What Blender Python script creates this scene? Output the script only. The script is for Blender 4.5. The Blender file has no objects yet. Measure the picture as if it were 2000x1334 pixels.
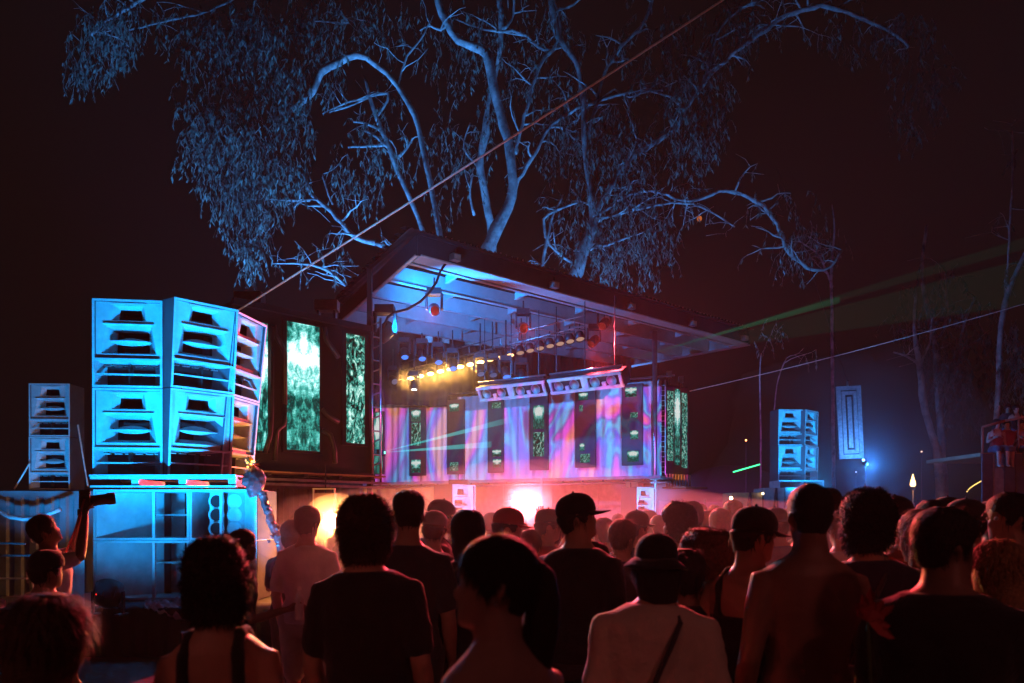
import bpy, bmesh, math, random
import numpy as np
from mathutils import Vector, Matrix, noise as mnoise

random.seed(11)
NR = np.random.RandomState(5)
R = math.radians
scene = bpy.context.scene

# ---------------------------------------------------------------- camera
F, CX, HY, CZ = 1500.0, 1000.0, 1010.0, 1.70      # focal length and horizon of the photograph in its own pixels
cam_d = bpy.data.cameras.new("camera")
cam = bpy.data.objects.new("camera", cam_d)
scene.collection.objects.link(cam)
cam.location = (0, 0, CZ)
cam.rotation_euler = (R(90), 0, 0)
cam_d.sensor_width = 36
cam_d.lens = 27
cam_d.shift_y = (HY - 667) / 2000
cam_d.clip_start = 0.05
cam_d.clip_end = 900
cam_d.dof.use_dof = True
cam_d.dof.focus_distance = 16
cam_d.dof.aperture_fstop = 2.8
scene.camera = cam

# ---------------------------------------------------------------- night sky
world = bpy.data.worlds.new("World")
scene.world = world
world.use_nodes = True
wn = world.node_tree
bg = wn.nodes["Background"]
bg.inputs[0].default_value = (0.0046, 0.0027, 0.0029, 1)
bg.inputs[1].default_value = 1.0

# ---------------------------------------------------------------- render and exposure
scene.view_settings.view_transform = 'Standard'
scene.view_settings.look = 'None'
scene.view_settings.exposure = 0
scene.view_settings.gamma = 1
scene.render.engine = 'CYCLES'
cy = scene.cycles
cy.use_denoising = True
cy.denoiser = 'OPENIMAGEDENOISE'
cy.max_bounces = 5
cy.diffuse_bounces = 2
cy.glossy_bounces = 2
cy.transmission_bounces = 3
cy.volume_bounces = 0
cy.transparent_max_bounces = 6
cy.caustics_reflective = False
cy.caustics_refractive = False
cy.sample_clamp_indirect = 3
cy.use_light_tree = True
cy.use_adaptive_sampling = True
cy.adaptive_threshold = 0.03


def P(px, py, Y):
    """a photograph pixel at a distance Y -> the point in the place"""
    return Vector(((px - CX) / F * Y, Y, CZ - (py - HY) / F * Y))


def WX(px, Y):
    return (px - CX) / F * Y


def ZZ(py, Y):
    return CZ - (py - HY) / F * Y


# ---------------------------------------------------------------- materials
MATS = {}


def nt(m):
    m.use_nodes = True
    n = m.node_tree
    return n, n.nodes, n.links


def mat(name, col, rough=0.6, metal=0.0, var=0.25, scale=6.0, bump=0.15, bscale=40.0, spec=0.5, sheen=0.0):
    """a Principled surface with mottled colour, uneven gloss and fine relief"""
    if name in MATS:
        return MATS[name]
    m = bpy.data.materials.new(name)
    n, N, L = nt(m)
    b = N["Principled BSDF"]
    tc = N.new("ShaderNodeTexCoord")
    nz = N.new("ShaderNodeTexNoise")
    nz.inputs["Scale"].default_value = scale
    nz.inputs["Detail"].default_value = 6
    nz.inputs["Roughness"].default_value = 0.65
    L.new(tc.outputs["Object"], nz.inputs["Vector"])
    rp = N.new("ShaderNodeValToRGB")
    rp.color_ramp.elements[0].position = 0.3
    rp.color_ramp.elements[1].position = 0.7
    rp.color_ramp.elements[0].color = (*[c * (1 - var) for c in col], 1)
    rp.color_ramp.elements[1].color = (*[min(1, c * (1 + var)) for c in col], 1)
    L.new(nz.outputs["Fac"], rp.inputs["Fac"])
    L.new(rp.outputs["Color"], b.inputs["Base Color"])
    mr = N.new("ShaderNodeMapRange")
    mr.inputs["To Min"].default_value = max(0.02, rough - 0.12)
    mr.inputs["To Max"].default_value = min(1, rough + 0.12)
    L.new(nz.outputs["Fac"], mr.inputs["Value"])
    L.new(mr.outputs["Result"], b.inputs["Roughness"])
    b.inputs["Metallic"].default_value = metal
    b.inputs["Specular IOR Level"].default_value = spec
    if sheen:
        b.inputs["Sheen Weight"].default_value = sheen
    if bump:
        n2 = N.new("ShaderNodeTexNoise")
        n2.inputs["Scale"].default_value = bscale
        n2.inputs["Detail"].default_value = 4
        L.new(tc.outputs["Object"], n2.inputs["Vector"])
        bp = N.new("ShaderNodeBump")
        bp.inputs["Strength"].default_value = bump
        bp.inputs["Distance"].default_value = 0.02
        L.new(n2.outputs["Fac"], bp.inputs["Height"])
        L.new(bp.outputs["Normal"], b.inputs["Normal"])
    MATS[name] = m
    return m


def emit(name, col, strength):
    if name in MATS:
        return MATS[name]
    m = bpy.data.materials.new(name)
    n, N, L = nt(m)
    N.remove(N["Principled BSDF"])
    e = N.new("ShaderNodeEmission")
    e.inputs[0].default_value = (*col, 1)
    e.inputs[1].default_value = strength
    L.new(e.outputs[0], N["Material Output"].inputs["Surface"])
    MATS[name] = m
    return m


def led(name, seed, strength=1.0, kind='water', sx=3.0, sz=9.0):
    """picture of a running LED wall: mirrored, pixelated cyan-green water and leaves"""
    if name in MATS:
        return MATS[name]
    m = bpy.data.materials.new(name)
    n, N, L = nt(m)
    N.remove(N["Principled BSDF"])
    tc = N.new("ShaderNodeTexCoord")
    sp = N.new("ShaderNodeSeparateXYZ")
    L.new(tc.outputs["Generated"], sp.inputs[0])

    def math_(op, a, b=None):
        k = N.new("ShaderNodeMath")
        k.operation = op
        for i, x in enumerate((a, b)):
            if x is None:
                continue
            if isinstance(x, (int, float)):
                k.inputs[i].default_value = x
            else:
                L.new(x, k.inputs[i])
        return k.outputs[0]

    # snap to pixel rows and columns
    x = math_('DIVIDE', math_('FLOOR', math_('MULTIPLY', sp.outputs["X"], 44)), 44)
    z = math_('DIVIDE', math_('FLOOR', math_('MULTIPLY', sp.outputs["Z"], 170)), 170)
    xm = math_('ABSOLUTE', math_('SUBTRACT', x, 0.5)) if kind == 'water' else x
    cb = N.new("ShaderNodeCombineXYZ")
    L.new(math_('MULTIPLY', xm, sx), cb.inputs[0])
    L.new(math_('MULTIPLY', z, sz), cb.inputs[2])
    cb.inputs[1].default_value = seed * 7.3
    nz = N.new("ShaderNodeTexNoise")
    nz.inputs["Scale"].default_value = 1.4
    nz.inputs["Detail"].default_value = 7
    nz.inputs["Roughness"].default_value = 0.68
    nz.inputs["Distortion"].default_value = 0.6 if kind == 'water' else 1.6
    L.new(cb.outputs[0], nz.inputs["Vector"])
    rp = N.new("ShaderNodeValToRGB")
    el = rp.color_ramp.elements
    if kind == 'water':
        pts = [(0.30, (0, .012, .012)), (0.42, (.0, .06, .05)), (0.52, (.03, .33, .28)), (0.62, (.22, .72, .68)), (0.72, (.9, 1, .97))]
    else:
        pts = [(0.40, (0, .004, .004)), (0.47, (.0, .05, .04)), (0.55, (.06, .45, .36)), (0.66, (.75, 1, .94))]
    el[0].position, el[0].color = pts[0][0], (*pts[0][1], 1)
    el[1].position, el[1].color = pts[-1][0], (*pts[-1][1], 1)
    for p, c in pts[1:-1]:
        e = el.new(p)
        e.color = (*c, 1)
    fac = nz.outputs["Fac"]
    if kind == 'water':
        # a bright sun picture in the upper third
        dz = math_('ABSOLUTE', math_('SUBTRACT', z, 0.72))
        glow = math_('MULTIPLY', math_('MAXIMUM', math_('SUBTRACT', 1.0, math_('ADD', math_('MULTIPLY', dz, 2.4), math_('MULTIPLY', xm, 0.8))), 0.0), 0.42)
        fac = math_('ADD', fac, math_('SUBTRACT', glow, 0.06))
    L.new(fac, rp.inputs["Fac"])
    row = math_('ADD', math_('MULTIPLY', math_('SINE', math_('MULTIPLY', sp.outputs["Z"], 520.0)), 0.18), 0.82)
    e = N.new("ShaderNodeEmission")
    L.new(rp.outputs["Color"], e.inputs[0])
    L.new(math_('MULTIPLY', row, strength), e.inputs[1])
    L.new(e.outputs[0], N["Material Output"].inputs["Surface"])
    MATS[name] = m
    return m


# ---------------------------------------------------------------- mesh helpers
COL = scene.collection
ORG = {}


class MB:
    def __init__(self):
        self.v, self.f = [], []

    def add(self, vs, fs):
        k = len(self.v)
        self.v.extend([tuple(x) for x in vs])
        self.f.extend([tuple(i + k for i in q) for q in fs])
        return self

    def quad(self, *p):
        return self.add(p, [tuple(range(len(p)))])

    def box(self, c, s, rz=0.0, M=None):
        hx, hy, hz = s[0] / 2, s[1] / 2, s[2] / 2
        vs = [Vector((x, y, z)) for x in (-hx, hx) for y in (-hy, hy) for z in (-hz, hz)]
        T = M if M is not None else Matrix.Rotation(rz, 3, 'Z')
        vs = [T @ q + Vector(c) for q in vs]
        return self.add(vs, [(0, 1, 3, 2), (4, 6, 7, 5), (0, 4, 5, 1), (2, 3, 7, 6), (0, 2, 6, 4), (1, 5, 7, 3)])

    def beam(self, a, b, w, h, up=(0, 0, 1)):
        """a board from a to b, w across and h along up"""
        a, b = Vector(a), Vector(b)
        d = b - a
        t = d.normalized()
        s = t.cross(Vector(up)).normalized()
        u = s.cross(t).normalized()
        vs = []
        for p in (a, b):
            for i, j in ((-1, -1), (1, -1), (1, 1), (-1, 1)):
                vs.append(p + s * (i * w / 2) + u * (j * h / 2))
        return self.add(vs, [(0, 1, 2, 3), (7, 6, 5, 4), (0, 4, 5, 1), (1, 5, 6, 2), (2, 6, 7, 3), (3, 7, 4, 0)])

    def tube(self, pts, rad, n=8, round_ends=False):
        pts = [Vector(p) for p in pts]
        if not isinstance(rad, (list, tuple)):
            rad = [rad] * len(pts)
        rad = list(rad)
        if round_ends:
            d0 = (pts[0] - pts[1]).normalized()
            d1 = (pts[-1] - pts[-2]).normalized()
            A = [(pts[0] + d0 * rad[0] * math.sin(a), rad[0] * math.cos(a)) for a in (1.35, 0.95, 0.5)]
            B = [(pts[-1] + d1 * rad[-1] * math.sin(a), rad[-1] * math.cos(a)) for a in (0.5, 0.95, 1.35)]
            pts = [p for p, _ in A] + pts + [p for p, _ in B]
            rad = [r for _, r in A] + rad + [r for _, r in B]
        m = len(pts)
        ref = None
        vs = []
        for i, p in enumerate(pts):
            t = (pts[min(i + 1, m - 1)] - pts[max(i - 1, 0)])
            if t.length < 1e-9:
                t = Vector((0, 0, 1))
            t.normalize()
            if ref is None:
                ref = Vector((1, 0, 0)) if abs(t.x) < 0.8 else Vector((0, 1, 0))
            u = (ref - t * ref.dot(t)).normalized()
            ref = u
            w = t.cross(u)
            for k in range(n):
                a = 2 * math.pi * k / n
                vs.append(p + (u * math.cos(a) + w * math.sin(a)) * rad[i])
        fs = []
        for i in range(m - 1):
            for k in range(n):
                k2 = (k + 1) % n
                fs.append((i * n + k, i * n + k2, (i + 1) * n + k2, (i + 1) * n + k))
        fs.append(tuple(range(n - 1, -1, -1)))
        fs.append(tuple((m - 1) * n + k for k in range(n)))
        return self.add(vs, fs)

    def lathe(self, prof, n=16, M=None, c=(0, 0, 0)):
        """profile (r, z) turned about z, then M and c"""
        T = M if M is not None else Matrix.Identity(3)
        vs, fs = [], []
        for r, z in prof:
            for k in range(n):
                a = 2 * math.pi * k / n
                vs.append(T @ Vector((r * math.cos(a), r * math.sin(a), z)) + Vector(c))
        m = len(prof)
        for i in range(m - 1):
            for k in range(n):
                k2 = (k + 1) % n
                fs.append((i * n + k, i * n + k2, (i + 1) * n + k2, (i + 1) * n + k))
        fs.append(tuple(range(n - 1, -1, -1)))
        fs.append(tuple((m - 1) * n + k for k in range(n)))
        return self.add(vs, fs)

    def ball(self, c, r, n=12, m=8, s=(1, 1, 1)):
        vs, fs = [], []
        for i in range(1, m):
            t = math.pi * i / m
            for k in range(n):
                a = 2 * math.pi * k / n
                vs.append((c[0] + r * s[0] * math.sin(t) * math.cos(a), c[1] + r * s[1] * math.sin(t) * math.sin(a), c[2] + r * s[2] * math.cos(t)))
        for i in range(m - 2):
            for k in range(n):
                k2 = (k + 1) % n
                fs.append((i * n + k, (i + 1) * n + k, (i + 1) * n + k2, i * n + k2))
        vs.append((c[0], c[1], c[2] + r * s[2]))
        vs.append((c[0], c[1], c[2] - r * s[2]))
        T, B = len(vs) - 2, len(vs) - 1
        for k in range(n):
            k2 = (k + 1) % n
            fs.append((T, k, k2))
            fs.append((B, (m - 2) * n + k2, (m - 2) * n + k))
        return self.add(vs, fs)

    def mesh(self, name, m=None, smooth=False, org=(0, 0, 0)):
        me = bpy.data.meshes.new(name)
        o = Vector(org)
        me.from_pydata([(a - o.x, b - o.y, c - o.z) for a, b, c in self.v], [], self.f)
        if m:
            me.materials.append(m)
        if smooth:
            me.polygons.foreach_set("use_smooth", [True] * len(me.polygons))
        me.update()
        return me

    def build(self, name, m, parent=None, smooth=False, local=False, at=None):
        """one object; its points are given in the place (or, local, in the parent's own frame)"""
        org = Vector((0, 0, 0))
        if not local:
            if parent is not None:
                org = ORG[parent.name]
            elif at is not None:
                org = Vector(at)
        o = bpy.data.objects.new(name, self.mesh(name, m, smooth, org))
        COL.objects.link(o)
        if parent is not None:
            o.parent = parent
        else:
            o.location = org
        ORG[o.name] = org
        return o


def tag(o, label=None, cat=None, group=None, kind=None):
    for k, v in (("label", label), ("category", cat), ("group", group), ("kind", kind)):
        if v:
            o[k] = v
    return o


def thing(name, label, cat, loc=(0, 0, 0), rz=0.0, group=None):
    o = bpy.data.objects.new(name, None)
    COL.objects.link(o)
    o.empty_display_size = 0.1
    o.location = loc
    o.rotation_euler = (0, 0, rz)
    ORG[o.name] = Vector(loc)
    return tag(o, label, cat, group)


def copy_tree(o, parent=None):
    c = o.copy()
    COL.objects.link(c)
    ORG[c.name] = ORG.get(o.name, Vector())
    c.parent = parent
    for ch in list(o.children):
        copy_tree(ch, c)
    return c


def smoothed(o, angle=40):
    me = o.data
    me.polygons.foreach_set("use_smooth", [True] * len(me.polygons))
    try:
        me.set_sharp_from_angle(angle=R(angle))
    except Exception:
        pass
    return o


def bevel(o, w=0.01, seg=1):
    b = o.modifiers.new("bevel", 'BEVEL')
    b.width = w
    b.segments = seg
    b.limit_method = 'ANGLE'
    return o


def lamp(name, kind, loc, col, watts, target=None, parent=None, size=0.1, angle=60, blend=0.5):
    d = bpy.data.lights.new(name, kind)
    d.color = col
    d.energy = watts
    if kind in ('POINT', 'SPOT'):
        d.shadow_soft_size = size
    if kind == 'SPOT':
        d.spot_size = R(angle)
        d.spot_blend = blend
    if kind == 'AREA':
        d.size = size
    o = bpy.data.objects.new(name, d)
    COL.objects.link(o)
    loc = Vector(loc)
    if target is not None:
        o.rotation_euler = (Vector(target) - loc).to_track_quat('-Z', 'Y').to_euler()
    if parent is not None:
        o.parent = parent
        o.location = loc - ORG[parent.name]
    else:
        o.location = loc
    return o


def look(d, up=(0, 0, 1)):
    """3x3 whose z axis is d"""
    d = Vector(d).normalized()
    return d.to_track_quat('Z', 'Y').to_matrix()


ORD = "first second third fourth fifth sixth seventh eighth ninth tenth eleventh twelfth thirteenth fourteenth fifteenth sixteenth seventeenth eighteenth nineteenth twentieth".split()

# palette of surfaces (real-world base colours)
M_DIRT = mat("trodden_dirt", (0.09, 0.07, 0.055), 0.95, 0, 0.5, 1.5, 0.6, 12)
M_WHITE = mat("white_cabinet_paint", (0.56, 0.58, 0.58), 0.45, 0, 0.22, 4.5, 0.10, 50)
M_BLACK = mat("black_paint", (0.018, 0.018, 0.02), 0.5, 0, 0.3, 5, 0.1, 50)
M_VOID = mat("black_grille_cloth", (0.006, 0.006, 0.007), 0.95, 0, 0.2, 30, 0.2, 200)  # near-black standing in for the shade inside horns, vents and ports
M_STEEL = mat("galvanised_steel", (0.42, 0.43, 0.44), 0.35, 0.85, 0.2, 8, 0.08, 40)
M_DARKSTEEL = mat("dark_steel", (0.06, 0.06, 0.065), 0.4, 0.7, 0.3, 8, 0.1, 40)
M_ROOFPAINT = mat("pale_grey_roof_paint", (0.58, 0.57, 0.56), 0.6, 0, 0.12, 3, 0.08, 30)
M_ROOFDARK = mat("dark_fascia_paint", (0.05, 0.055, 0.07), 0.55, 0, 0.25, 3, 0.1, 30)
M_SHEET = mat("zinc_roof_sheet", (0.035, 0.036, 0.038), 0.45, 0.3, 0.15, 4, 0.05, 30)
M_WOOD = mat("plywood", (0.36, 0.25, 0.14), 0.7, 0, 0.25, 4, 0.15, 30)
M_CONT_BLUE = mat("weathered_grey_container_paint", (0.20, 0.21, 0.23), 0.55, 0.1, 0.3, 2, 0.15, 20)
M_CONT_RED = mat("rust_red_container_paint", (0.26, 0.09, 0.06), 0.6, 0.1, 0.35, 2, 0.2, 20)
M_CURTAIN = mat("beige_curtain", (0.48, 0.38, 0.26), 0.85, 0, 0.12, 8, 0.2, 60)
M_SCREENCLOTH = mat("white_pleated_curtain", (0.72, 0.70, 0.70), 0.85, 0, 0.05, 8, 0.1, 60)
M_PANEL = mat("brown_grey_panel", (0.075, 0.055, 0.055), 0.6, 0, 0.2, 4, 0.05, 30)
M_CABLE = mat("black_rubber", (0.02, 0.02, 0.02), 0.6, 0, 0.2, 10, 0.1, 60)
M_ROPE = mat("pale_rope", (0.78, 0.68, 0.6), 0.8, 0, 0.2, 20, 0.2, 80)
M_BARK = mat("eucalyptus_bark", (0.36, 0.33, 0.31), 0.85, 0, 0.75, 2.2, 1.0, 9)
M_LEAF = mat("eucalyptus_leaf", (0.12, 0.14, 0.11), 0.42, 0, 0.4, 0.8, 0, 10)
M_TWIG = mat("twig_bark", (0.2, 0.17, 0.15), 0.8, 0, 0.3, 3, 0, 10)

# ================================================================ ground
g = MB()
GX = [-120, -60, -30, -18, -10, -5, 0, 5, 10, 18, 30, 60, 120]
GY = [-60, -20, -6, 0, 4, 8, 12, 18, 26, 36, 60, 110, 220]
gv = [(x, y, (0.02 * math.sin(x * 1.7) * math.cos(y * 1.1)) if abs(x) < 50 and -10 < y < 60 else 0.0) for y in GY for x in GX]
nx = len(GX)
g.add(gv, [(j * nx + i, j * nx + i + 1, (j + 1) * nx + i + 1, (j + 1) * nx + i) for j in range(len(GY) - 1) for i in range(nx - 1)])
tag(g.build("ground", M_DIRT), kind="structure")


# ================================================================ stage roof
RA, RB, RC, RD = Vector((-2.10, 17.0, 7.5)), Vector((7.95, 25.8, 7.5)), Vector((4.5, 29.6, 7.5)), Vector((-5.17, 23.0, 7.5))


def RF(u, v, z=0.0):
    p = RA * (1 - u) * (1 - v) + RB * u * (1 - v) + RC * u * v + RD * (1 - u) * v
    return p + Vector((0, 0, z))


roof = thing("stage_roof", "flat cantilevered stage roof with pale beams and corrugated sheet above the stage", "roof", (0, 22, 7.5))
BH = 0.44
# front beam: fascia board, soffit board and inner board
MB().beam(RF(0, 0, BH / 2), RF(1, 0, BH / 2), 0.05, BH).build("front_fascia", M_ROOFDARK, roof)
MB().beam(RF(0.004, 0, BH + 0.03), RF(0.996, 0, BH + 0.03), 0.10, 0.05).build("fascia_cap", M_ROOFDARK, roof)
s = MB()
for a0, a1 in ((0.006, 0.2), (0.2, 0.4), (0.4, 0.6), (0.6, 0.8), (0.8, 0.994)):
    s = MB()
    p = [RF(a0, 0.006, 0.0), RF(a1 - 0.0012, 0.006, 0.0), RF(a1 - 0.0012, 0.07, 0.0), RF(a0, 0.07, 0.0)]
    q = [x + Vector((0, 0, 0.025)) for x in p]
    s.add(p + q, [(3, 2, 1, 0), (4, 5, 6, 7), (0, 1, 5, 4), (1, 2, 6, 5), (2, 3, 7, 6), (3, 0, 4, 7)])
    s.build("soffit_board", M_ROOFPAINT, roof)
MB().beam(RF(0.006, 0, 0.008), RF(0.994, 0, 0.008), 0.075, 0.03).build("fascia_edge_trim", M_WHITE, roof)
# side and back boards
MB().beam(RF(0, 0.003, BH / 2), RF(0, 1, BH / 2), 0.05, BH).build("side_fascia", M_ROOFDARK, roof)
MB().beam(RF(0, 0.006, 0.006), RF(0, 1, 0.006), 0.08, 0.03).build("side_edge_trim", M_WHITE, roof)
MB().beam(RF(1, 0.003, BH / 2), RF(1, 1, BH / 2), 0.05, BH).build("side_fascia", M_ROOFPAINT, roof)
MB().beam(RF(1, 0.006, 0.006), RF(1, 1, 0.006), 0.30, 0.03).build("side_edge_trim", M_ROOFPAINT, roof)
PV = [0.09, 0.30, 0.52, 0.74, 0.97]
for v in PV:
    MB().beam(RF(0.004, v, BH / 2 - 0.02), RF(0.996, v, BH / 2 - 0.02), 0.06, BH - 0.06).build("purlin", M_ROOFPAINT, roof)
    MB().beam(RF(0.004, v, -0.005), RF(0.996, v, -0.005), 0.11, 0.02).build("purlin_flange", M_WHITE, roof)
for k in range(len(PV) - 1):
    for j in range(5):
        u = 0.13 + 0.18 * j + (0.05 if k % 2 else 0.0)
        a, b = RF(u, PV[k] + 0.012, BH - 0.12), RF(u, PV[k + 1] - 0.012, BH - 0.12)
        MB().beam(a, b, 0.05, 0.18).build("nogging", M_ROOFPAINT, roof)
        MB().beam(a - Vector((0, 0, 0.10)), b - Vector((0, 0, 0.10)), 0.08, 0.018).build("nogging_flange", M_WHITE, roof)
# corrugated sheet
NS = 240
sv, sf = [], []
for i in range(NS + 1):
    u = -0.018 + 1.03 * i / NS
    z = BH + 0.075 + 0.022 * math.sin(i * math.pi * 0.72)
    sv += [RF(u, -0.02, z), RF(u, 1.03, z + 0.15)]
sf = [(2 * i, 2 * i + 2, 2 * i + 3, 2 * i + 1) for i in range(NS)]
sh = MB().add(sv, sf).build("corrugated_sheet", M_SHEET, roof, smooth=True)
md = sh.modifiers.new("thick", 'SOLIDIFY')
md.thickness = 0.012
# ridge caps along the left edge
for i in range(14):
    v = 0.03 + 0.066 * i
    MB().beam(RF(-0.022, v, BH + 0.17), RF(0.012, v + 0.012, BH + 0.20), 0.16, 0.03).build("edge_tile", M_SHEET, roof)
# string of tiny bolts along the fascia
bm_ = MB()
for i in range(70):
    bm_.box(RF(0.03 + 0.0136 * i, -0.006, BH + 0.115), (0.035, 0.035, 0.05))
tag(bm_.build("roofing_bolts", M_STEEL, roof), kind="stuff")

post = thing("roof_post", "galvanised post carrying the roof at the end of the curtain wall", "post", P(1278, 1010, 23.6) * 1.0)
px = Vector((WX(1279, 23.7), 23.7, 0))
post.location = px
ORG[post.name] = px
MB().tube([px + Vector((0, 0, 0.0)), px + Vector((0, 0, 7.5))], 0.075, 12).build("tube", M_STEEL, post, smooth=True)
MB().box(px + Vector((0, 0, 7.44)), (0.3, 0.3, 0.02)).build("top_plate", M_STEEL, post)
MB().box(px + Vector((0, 0, 0.02)), (0.35, 0.35, 0.03)).build("base_plate", M_STEEL, post)
pl = Vector((WX(722, 17.75), 17.75, 0))
post = thing("roof_post", "black steel post between the black screen box and the stage roof", "post", pl)
MB().box(pl + Vector((0, 0, 3.72)), (0.11, 0.11, 7.44)).build("tube", M_BLACK, post)
MB().box(pl + Vector((0, 0, 0.015)), (0.3, 0.3, 0.03)).build("base_plate", M_BLACK, post)


# ================================================================ corrugated panels
def corrugated(a, b, z0, z1, depth=0.045, pitch=0.28, facing=None):
    """trapezoidal sheet steel between ground points a and b"""
    a, b = Vector((a[0], a[1], 0)), Vector((b[0], b[1], 0))
    d = b - a
    Ln = d.length
    t = d / Ln
    n = Vector((t.y, -t.x, 0))
    pr = []
    s_ = 0.0
    while s_ < Ln:
        for f, o in ((0.0, 0), (0.30, 0), (0.42, 1), (0.86, 1), (0.98, 0)):
            x = s_ + f * pitch
            if x < Ln:
                pr.append((x, o))
        s_ += pitch
    pr.append((Ln, 0))
    vs = []
    for x, o in pr:
        p = a + t * x + n * (depth * o)
        vs += [p + Vector((0, 0, z0)), p + Vector((0, 0, z1))]
    return MB().add(vs, [(2 * i, 2 * i + 2, 2 * i + 3, 2 * i + 1) for i in range(len(pr) - 1)])


def container(name, label, a, b, depth, z0, z1, m, group=None):
    """shipping container: corrugated long side a-b towards the viewer"""
    a, b = Vector((a[0], a[1], 0)), Vector((b[0], b[1], 0))
    t = (b - a).normalized()
    n = Vector((t.y, -t.x, 0))
    o = thing(name, label, "container", a + Vector((0, 0, z0)), 0, group)
    c, d = b - n * depth, a - n * depth
    corrugated(a, b, z0 + 0.12, z1 - 0.1).build("front_side", m, o)
    corrugated(b, c, z0 + 0.12, z1 - 0.1).build("end_side", m, o)
    corrugated(c, d, z0 + 0.12, z1 - 0.1).build("rear_side", m, o)
    corrugated(d, a, z0 + 0.12, z1 - 0.1).build("end_side", m, o)
    for p, q in ((a, b), (b, c), (c, d), (d, a)):
        e = (q - p).normalized() * 0.05
        MB().beam(p + e + Vector((0, 0, z1 - 0.05)), q - e + Vector((0, 0, z1 - 0.05)), 0.14, 0.11).build("top_rail", m, o)
        MB().beam(p + e + Vector((0, 0, z0 + 0.06)), q - e + Vector((0, 0, z0 + 0.06)), 0.14, 0.12).build("bottom_rail", m, o)
        MB().box(p + Vector((0, 0, (z0 + z1) / 2)), (0.17, 0.17, z1 - z0 + 0.01), rz=math.atan2(t.y, t.x)).build("corner_post", m, o)
    up = Vector((0, 0, 0.03))
    MB().quad(*[p + Vector((0, 0, z1 - 0.03)) for p in (a, b, c, d)]).build("top_panel", m, o)
    return o


# left grey container under the small loudspeaker stack
CL0, CL1 = Vector((-14.5, 14.6, 0)), Vector((WX(182, 15.0), 15.0, 0))
ctz = ZZ(960, 15.0)
cont = container("shipping_container", "weathered grey corrugated container under the small loudspeaker stack", CL0, CL1, 2.4, 0.05, ctz, M_CONT_BLUE)
# hoses and rails on it
hose = MB()
hp = [P(x, y, 14.4) for x, y in ((-40, 985), (0, 1000), (20, 1010), (45, 1014), (75, 1012), (100, 1002), (118, 995))]
hose.tube(hp, 0.04, 8)
tag(hose.build("hose", mat("pale_hose", (0.5, 0.52, 0.55), 0.5), at=hp[0], smooth=True), "pale hose sagging across the grey container wall", "hose")
fr = thing("bench_frame", "white steel bench frame leaning at the foot of the grey container", "frame", P(30, 1160, 13.2))
for (x0, y0, x1, y1) in ((-40, 1130, 62, 1130), (62, 1130, 70, 1180), (-40, 1085, 62, 1085), (-40, 1060, 50, 1062)):
    MB().tube([P(x0, y0, 13.6), P(x1, y1, 13.6)], 0.018, 6).build("tube", M_WHITE if y0 == 1130 else M_DARKSTEEL, fr)

# rust container below the black screen box
container("shipping_container", "rust red corrugated container below the black screen box", (WX(470, 18.6), 18.6), (WX(640, 20.2), 20.2), 2.4, 0.0, 2.52, M_CONT_RED)

# ================================================================ black screen box (left wing)
L0, L1 = Vector((WX(452, 15.3), 15.3, 0)), Vector((WX(721, 17.6), 17.6, 0))
LT = (L1 - L0).normalized()
LNv = Vector((LT.y, -LT.x, 0))
LZ0, LZ1 = 2.62, 6.0


def along(A, B, px):
    """the point of the line A-B that stands on the photograph's column px"""
    k = (px - CX) / F
    d = B - A
    t = (k * A.y - A.x) / (d.x - k * d.y)
    return A + d * t


wing = thing("screen_box", "black box of tall cyan screens beside the big loudspeaker stack", "screen box", L0 + Vector((0, 0, LZ0)))
bo = MB()
ba, bb = L0 - LNv * 2.4, L1 - LNv * 2.4
lo, hi = Vector((0, 0, LZ0)), Vector((0, 0, LZ1))
bo.add([L0 + lo, L1 + lo, bb + lo, ba + lo, L0 + hi, L1 + hi, bb + hi, ba + hi], [(0, 1, 5, 4), (1, 2, 6, 5), (2, 3, 7, 6), (3, 0, 4, 7), (4, 5, 6, 7), (3, 2, 1, 0)])
bo.build("box", M_BLACK, wing)


def panel_on(A, B, N, x0, x1, y0, y1, proud, thick, m, parent, name):
    """an upright slab on the wall A-B between photograph columns x0..x1 and rows y0..y1"""
    a, b = along(A, B, x0), along(A, B, x1)
    Ym = (a.y + b.y) / 2
    z1, z0 = ZZ(y0, Ym), ZZ(y1, Ym)
    c = (a + b) / 2 + N * (proud + thick / 2)
    o = MB().box((c.x, c.y, (z0 + z1) / 2), ((b - a).length, thick, z1 - z0), rz=math.atan2((b - a).y, (b - a).x)).build(name, m, parent)
    return o, (a, b, z0, z1)


for i, (x0, x1, y0, y1, kd) in enumerate(((484, 520, 630, 880, 'water'), (558, 621, 634, 880, 'water'), (674, 709, 655, 866, 'leaf'))):
    f, _ = panel_on(L0, L1, LNv, x0 - 8, x1 + 8, y0 - 5, y1 + 5, 0.0, 0.05, M_BLACK, wing, "screen_frame")
    panel_on(L0, L1, LNv, x0, x1, y0, y1, 0.055, 0.012, led("led_screen_%d" % i, i + 1, 1.6 if kd == 'water' else 1.4, kd, 3.4 if kd == 'water' else 2.6, 7.0 if kd == 'water' else 6.5), f, "led_screen")
# dark ducts on the box, between the screens
for pts in ([(532, 636), (534, 655), (545, 672), (553, 690), (553, 790)], [(527, 640), (527, 800), (525, 850), (514, 885)], [(553, 800), (551, 830), (537, 842), (533, 900)],
            [(630, 640), (634, 665), (652, 690), (658, 700)], [(626, 800), (640, 815), (658, 825)], [(626, 840), (642, 850), (650, 880), (651, 905)]):
    pp = []
    for x, y in pts:
        q = along(L0, L1, x)
        pp.append(Vector((q.x, q.y, ZZ(y, q.y))) + LNv * 0.07)
    MB().tube(pp, 0.055, 8).build("duct", mat("dark_grey_duct", (0.05, 0.055, 0.065), 0.45, 0.3), wing, smooth=True)
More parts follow.
